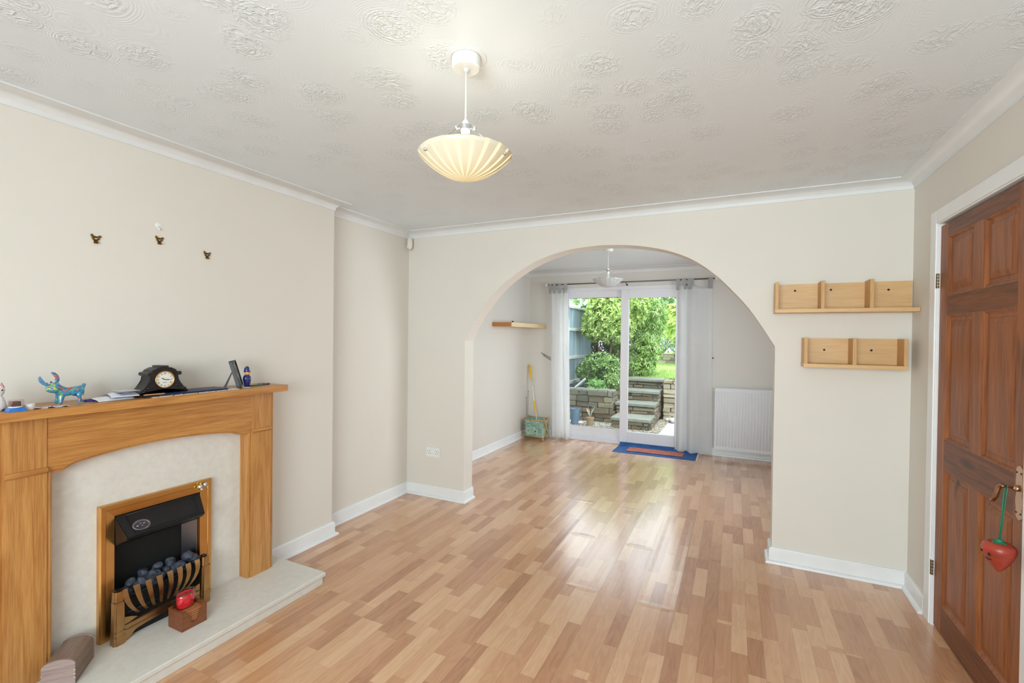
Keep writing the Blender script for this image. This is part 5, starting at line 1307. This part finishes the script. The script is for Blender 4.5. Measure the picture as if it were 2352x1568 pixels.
for _ in range(9000):
    x_ = rb.uniform(-2.2, -.9); y_ = 9.98 + 4.5 * rb.random() ** 1.6; z_ = .615 + .34 * ((y_ - 9.98) / 10); h_ = rb.uniform(.015, .04); a = rb.uniform(0, 6); w_ = .004
    v = [bm.verts.new((x_ + w_ * math.cos(a), y_ + w_ * math.sin(a), z_)), bm.verts.new((x_ - w_ * math.cos(a), y_ - w_ * math.sin(a), z_)), bm.verts.new((x_ + rb.uniform(-.015, .015), y_ + rb.uniform(-.015, .015), z_ + h_))]; bm.faces.new(v)
solo('lawn', bm, lawn_mat(), 'bright mown lawn above the garden steps', 'grass', kind='stuff')
# gravel strip and stones
bm = new(); rb = random.Random(9)
for _ in range(1700):
    if rb.random() < .62: x_, y_ = rb.uniform(-2.75, -1.25), rb.uniform(7.93, 8.07) if rb.random() < .3 else rb.uniform(7.95, 8.5)
    else: x_, y_ = rb.uniform(-1.28, -1.12) + .0, rb.uniform(7.95, 9.3)
    if x_ > -1.98 and x_ < -1.29 and y_ > 8.06: continue
    r_ = rb.uniform(.007, .017); blob(bm, (x_, y_, GZ + r_ * .5), (r_, r_ * .8, r_ * .6), 1, Matrix.Rotation(rb.uniform(0, 6), 4, 'Z'))
solo('gravel', bm, rubble_mat('white_gravel', [(168, 162, 146), (142, 136, 120), (190, 186, 172), (120, 112, 98)]), 'pale gravel along the foot of the garden steps and planter', 'gravel', kind='stuff')
for (x_, y_, r_, lab) in ((-1.02, 9.12, .085, 'white rock, biggest beside the retaining wall'), (-1.12, 9.20, .06, 'white rock, smaller one tucked in by the steps'), (-2.50, 8.10, .06, 'white rock between the blue grey urn and the plant pot')):
    bm = new(); blob(bm, (0, 0, 0), (r_, r_ * .8, r_ * .6), 3)
    for v in bm.verts: v.co *= 1 + .25 * noise.noise(v.co * 20 + Vector((x_ * 9, 0, 0)))
    bm.transform(Matrix.Translation((x_, y_, GZ + r_ * .5))); solo('rock', bm, mat('white_rock', (178, 174, 176), .8, var=.1, vscale=30), lab, 'rock', auto=40)
# plant pot with a spiky plant
pp = thing('potted_plant', (-2.327, 8.10, GZ), 'terracotta pot with a spiky plant in front of the planter wall', 'potted plant')
bm = new(); lathe(bm, [(0, 0), (.052, 0), (.068, .125), (.073, .126), (.076, .150), (.069, .151), (.066, .135), (0, .133)], (-2.327, 8.10, GZ), 28); part('pot', bm, mat('tan_terracotta', (150, 126, 98), .7, var=.08), pp, auto=40)
bm = new(); rb = random.Random(2)
for k in range(11):
    a = rb.uniform(0, 6.28); d = Vector((math.cos(a), math.sin(a), 0)); b0 = Vector((-2.327, 8.10, GZ + .13)); l_ = rb.uniform(.14, .24)
    tube(bm, [b0, b0 + d * .03 + Vector((0, 0, l_ * .5)), b0 + d * rb.uniform(.05, .12) + Vector((0, 0, l_))], [.006, .007, .001], 5, flat=(1, .3))
part('spiky_leaves', bm, mat('pale_spikes', (196, 196, 170), .6, var=.15), pp, smooth=True)
# tall blue grey urn behind the left curtain edge
bm = new(); lathe(bm, [(0, 0), (.072, 0), (.078, .03), (.080, .24), (.088, .27), (.090, .285), (.075, .285), (.07, .26), (0, .26)], (-2.605, 8.10, GZ), 28); solo('garden_urn', bm, mat('blue_grey_glaze', (86, 112, 136), .4, var=.15), 'blue grey cylindrical garden pot by the fence side of the glass', 'garden pot', auto=40)
# fence
def fence_mat(name, a, b):
    t = NT(name); o = t.obj(); n__ = t.noise(t.mapv(o, (12, 12, .8)), 1.0, 4, .6, .6); t.l(t.ramp(n__, [(.35, srgb(*a)), (.65, srgb(*b))]), t.b.inputs['Base Color']); t.b.inputs['Roughness'].default_value = .85; return t.m
M_fen = fence_mat('fence_blue_reflection', (112, 134, 152), (150, 168, 176)); M_fent = fence_mat('weathered_timber', (150, 160, 158), (182, 190, 184))  # boards coloured blue grey to stand in for a reflection in the door glass
def fence(y0, y1, x, z1, lab, boards=.12, rails=(), gravel=True):
    f__ = thing('fence_panel', (x, (y0 + y1) / 2, GZ), lab, 'fence', group='timber fence panels along the left of the garden')
    y_ = y0; 
    bm = new()
    while y_ < y1:
        box(bm, x - .012 + .006 * ((int(round((y_ - y0) / boards))) % 2), x + .006 * ((int(round((y_ - y0) / boards))) % 2), y_, min(y_ + boards - .004, y1), GZ, z1 - .04, .002); y_ += boards
    part('board', bm, M_fen, f__)
    bm = new(); box(bm, x - .03, x + .045, y0, y1, z1 - .045, z1, .004); part('cap_rail', bm, M_fent, f__)
    bm = new(); box(bm, x - .05, x + .055, y0 - .09, y0 - .002, GZ, z1 + .02, .004); part('post', bm, M_fent, f__)
    for r_ in rails:
        bm = new(); box(bm, x + .006, x + .045, y0, y1, r_ - .03, r_ + .03, .003); part('rail', bm, M_fent, f__)
fence(8.72, 10.6, -3.02, 2.09, 'tall fence panel, tinted blue grey for a glass reflection, behind the big shrub', rails=(.55, 1.05, 1.62))
fence(6.80, 8.40, -2.95, 1.72, 'lower fence panel nearest the patio door', rails=(.25, .75, 1.30))
bm = new(); box(bm, -2.925, -2.868, 8.44, 8.50, GZ, 1.80, .004); solo('gate_post', bm, M_fent, 'pale upright timber post between the two fence panels', 'post')
bm = new(); tube(bm, [(-2.80, 8.70, .48), (-2.60, 8.72, .66)], .022, 4); solo('timber_offcut', bm, M_fent, 'grey timber offcut leaning on the planter wall by the fence', 'timber')
# shrubs
LG = [(70, 110, 40), (130, 168, 62), (170, 204, 92), (206, 224, 124), (104, 148, 56), (226, 234, 156)]
DG = [(30, 58, 26), (52, 88, 36), (84, 124, 52), (120, 158, 74)]
shrub('rhododendron_shrub', [((-2.42, 9.55, 1.90), (.45, .45, .40)), ((-2.22, 9.50, 1.68), (.36, .38, .32)), ((-2.60, 9.45, 1.66), (.27, .30, .26)), ((-2.10, 9.9, 2.1), (.42, .4, .42)), ((-2.45, 9.80, 2.22), (.40, .38, .30))], 1900, .092, LG, 'big yellow green leafy shrub seen through the left door pane', seed_=3,
      stems=[([(-2.32, 9.62, .44), (-2.36, 9.58, .95), (-2.30, 9.55, 1.45)], [.035, .028, .02]), ([(-2.42, 9.66, .44), (-2.55, 9.6, 1.0), (-2.62, 9.5, 1.5)], [.028, .02, .015]), ([(-2.25, 9.64, .44), (-2.14, 9.62, 1.1), (-2.1, 9.6, 1.7)], [.03, .024, .016])])
shrub('dark_backdrop_hedge', [((-2.75, 10.75, 1.05), (.55, .3, .75)), ((-2.15, 10.95, 1.1), (.5, .3, .7)), ((-3.2, 11.3, 1.35), (.62, .3, .95))], 1300, .11, [(26, 44, 24), (38, 62, 30), (52, 82, 38)], 'very dark green hedge added as a backdrop for the shaded gap between and behind the two left shrubs', 'hedge', seed_=21)  # added backdrop; its near-black greens paint the shade under the big shrub
shrub('low_leafy_shrub', [((-2.42, 9.12, .92), (.36, .28, .22)), ((-2.66, 9.15, .78), (.24, .24, .20)), ((-2.20, 9.16, .74), (.24, .22, .22))], 620, .080, [(70, 108, 44), (104, 146, 66), (138, 178, 92), (90, 128, 56)], 'lower mid green shrub in the planter beneath the big shrub', seed_=5, stems=[([(-2.42, 9.15, .44), (-2.42, 9.12, .8)], .015)])
shrub('hosta_plant', [((-2.42, 8.86, .52), (.17, .12, .09))], 26, .14, [(116, 166, 92), (150, 196, 120)], 'clump of broad pale green leaves at the planter edge', 'plant', seed_=6, per=7)
shrub('feathery_plant', [((-2.14, 8.98, .62), (.17, .15, .17))], 200, .075, [(120, 156, 84), (158, 188, 116)], 'feathery green plant at the planter corner by the steps', 'plant', seed_=7, per=6)
shrub('drooping_evergreen', [((-1.98, 10.75, 1.95), (.56, .5, .60)), ((-1.98, 10.55, 1.25), (.50, .42, .55)), ((-2.02, 10.45, .90), (.42, .40, .32)), ((-1.78, 10.9, 1.70), (.28, .4, .45))], 3300, .105, [(88, 126, 58), (126, 166, 80), (164, 200, 108), (202, 226, 142)], 'tall drooping leaved evergreen behind the steps, seen in the right door pane', seed_=9, droop=1.5, lw=.11, stems=[([(-1.95, 10.9, .5), (-1.9, 10.8, 1.6)], [.05, .03])])
shrub('flowering_border', [((-1.35, 15.0, 1.45), (.85, .5, .45)), ((-.6, 14.8, 1.40), (.7, .5, .42)), ((-2.15, 15.2, 1.5), (.6, .5, .5)), ((-1.2, 15.6, 2.05), (1.3, .5, .5))], 1500, .10, [(160, 182, 96), (206, 222, 210), (150, 206, 220), (120, 150, 70), (222, 214, 150), (110, 190, 184)], 'pale blue and yellow flowering border beyond the lawn', 'border', seed_=12)
shrub('background_tree', [((-2.6, 17.0, 3.0), (1.4, .9, 1.5)), ((-4.4, 17.5, 2.9), (1.4, .9, 1.3))], 1500, .17, [(86, 130, 70), (130, 170, 100), (176, 206, 140)], 'pale green tree rising behind the big shrub', 'tree', seed_=14, stems=[([(-2.6, 17, .6), (-2.6, 17, 2.4)], [.14, .1])])
shrub('background_tree', [((-.9, 17.4, 3.1), (1.5, .9, 1.6)), ((.9, 17.2, 2.8), (1.2, .9, 1.4))], 1500, .17, [(70, 118, 66), (116, 160, 92), (160, 200, 136)], 'darker green tree beyond the lawn, at the top right of the glass', 'tree', seed_=15, stems=[([(-.9, 17.4, .6), (-.9, 17.4, 2.4)], [.14, .1])])
shrub('arching_grass', [((-1.30, 13.4, 2.0), (.30, .3, .45))], 150, .34, [(176, 210, 96), (206, 226, 130)], 'bright arching leaves at the right edge of the glass above the border', 'plant', seed_=16, droop=1.2, per=5, stems=[([(-1.30, 13.4, .7), (-1.3, 13.4, 1.9)], .03)])
bm = new(); stonewall(bm, (-3.0, 14.0, .72), (1, 0, 0), 4.2, .30, rng, courses=(.07, .12), lens=(.2, .4)); solo('border_wall', bm, M_rubw, 'low stone edging wall at the back of the lawn', 'stone wall')
# conservatory roof next door
nb = thing('neighbouring_conservatory', (-6.3, 14, 0), 'white roofed conservatory next door above the fence', 'building')
bm = new(); box(bm, -8.0, -4.85, 12.6, 17.0, 0, 2.35, .01); part('wall', bm, mat('white_render', (226, 228, 226), .7), nb)
bm = new(); prism(bm, [(-8.2, 2.62), (-4.6, 2.30), (-4.6, 2.38), (-6.4, 3.0), (-8.2, 3.0)], 1, 12.4, 17.2); part('roof', bm, mat('white_polycarbonate', (236, 240, 242), .4), nb)
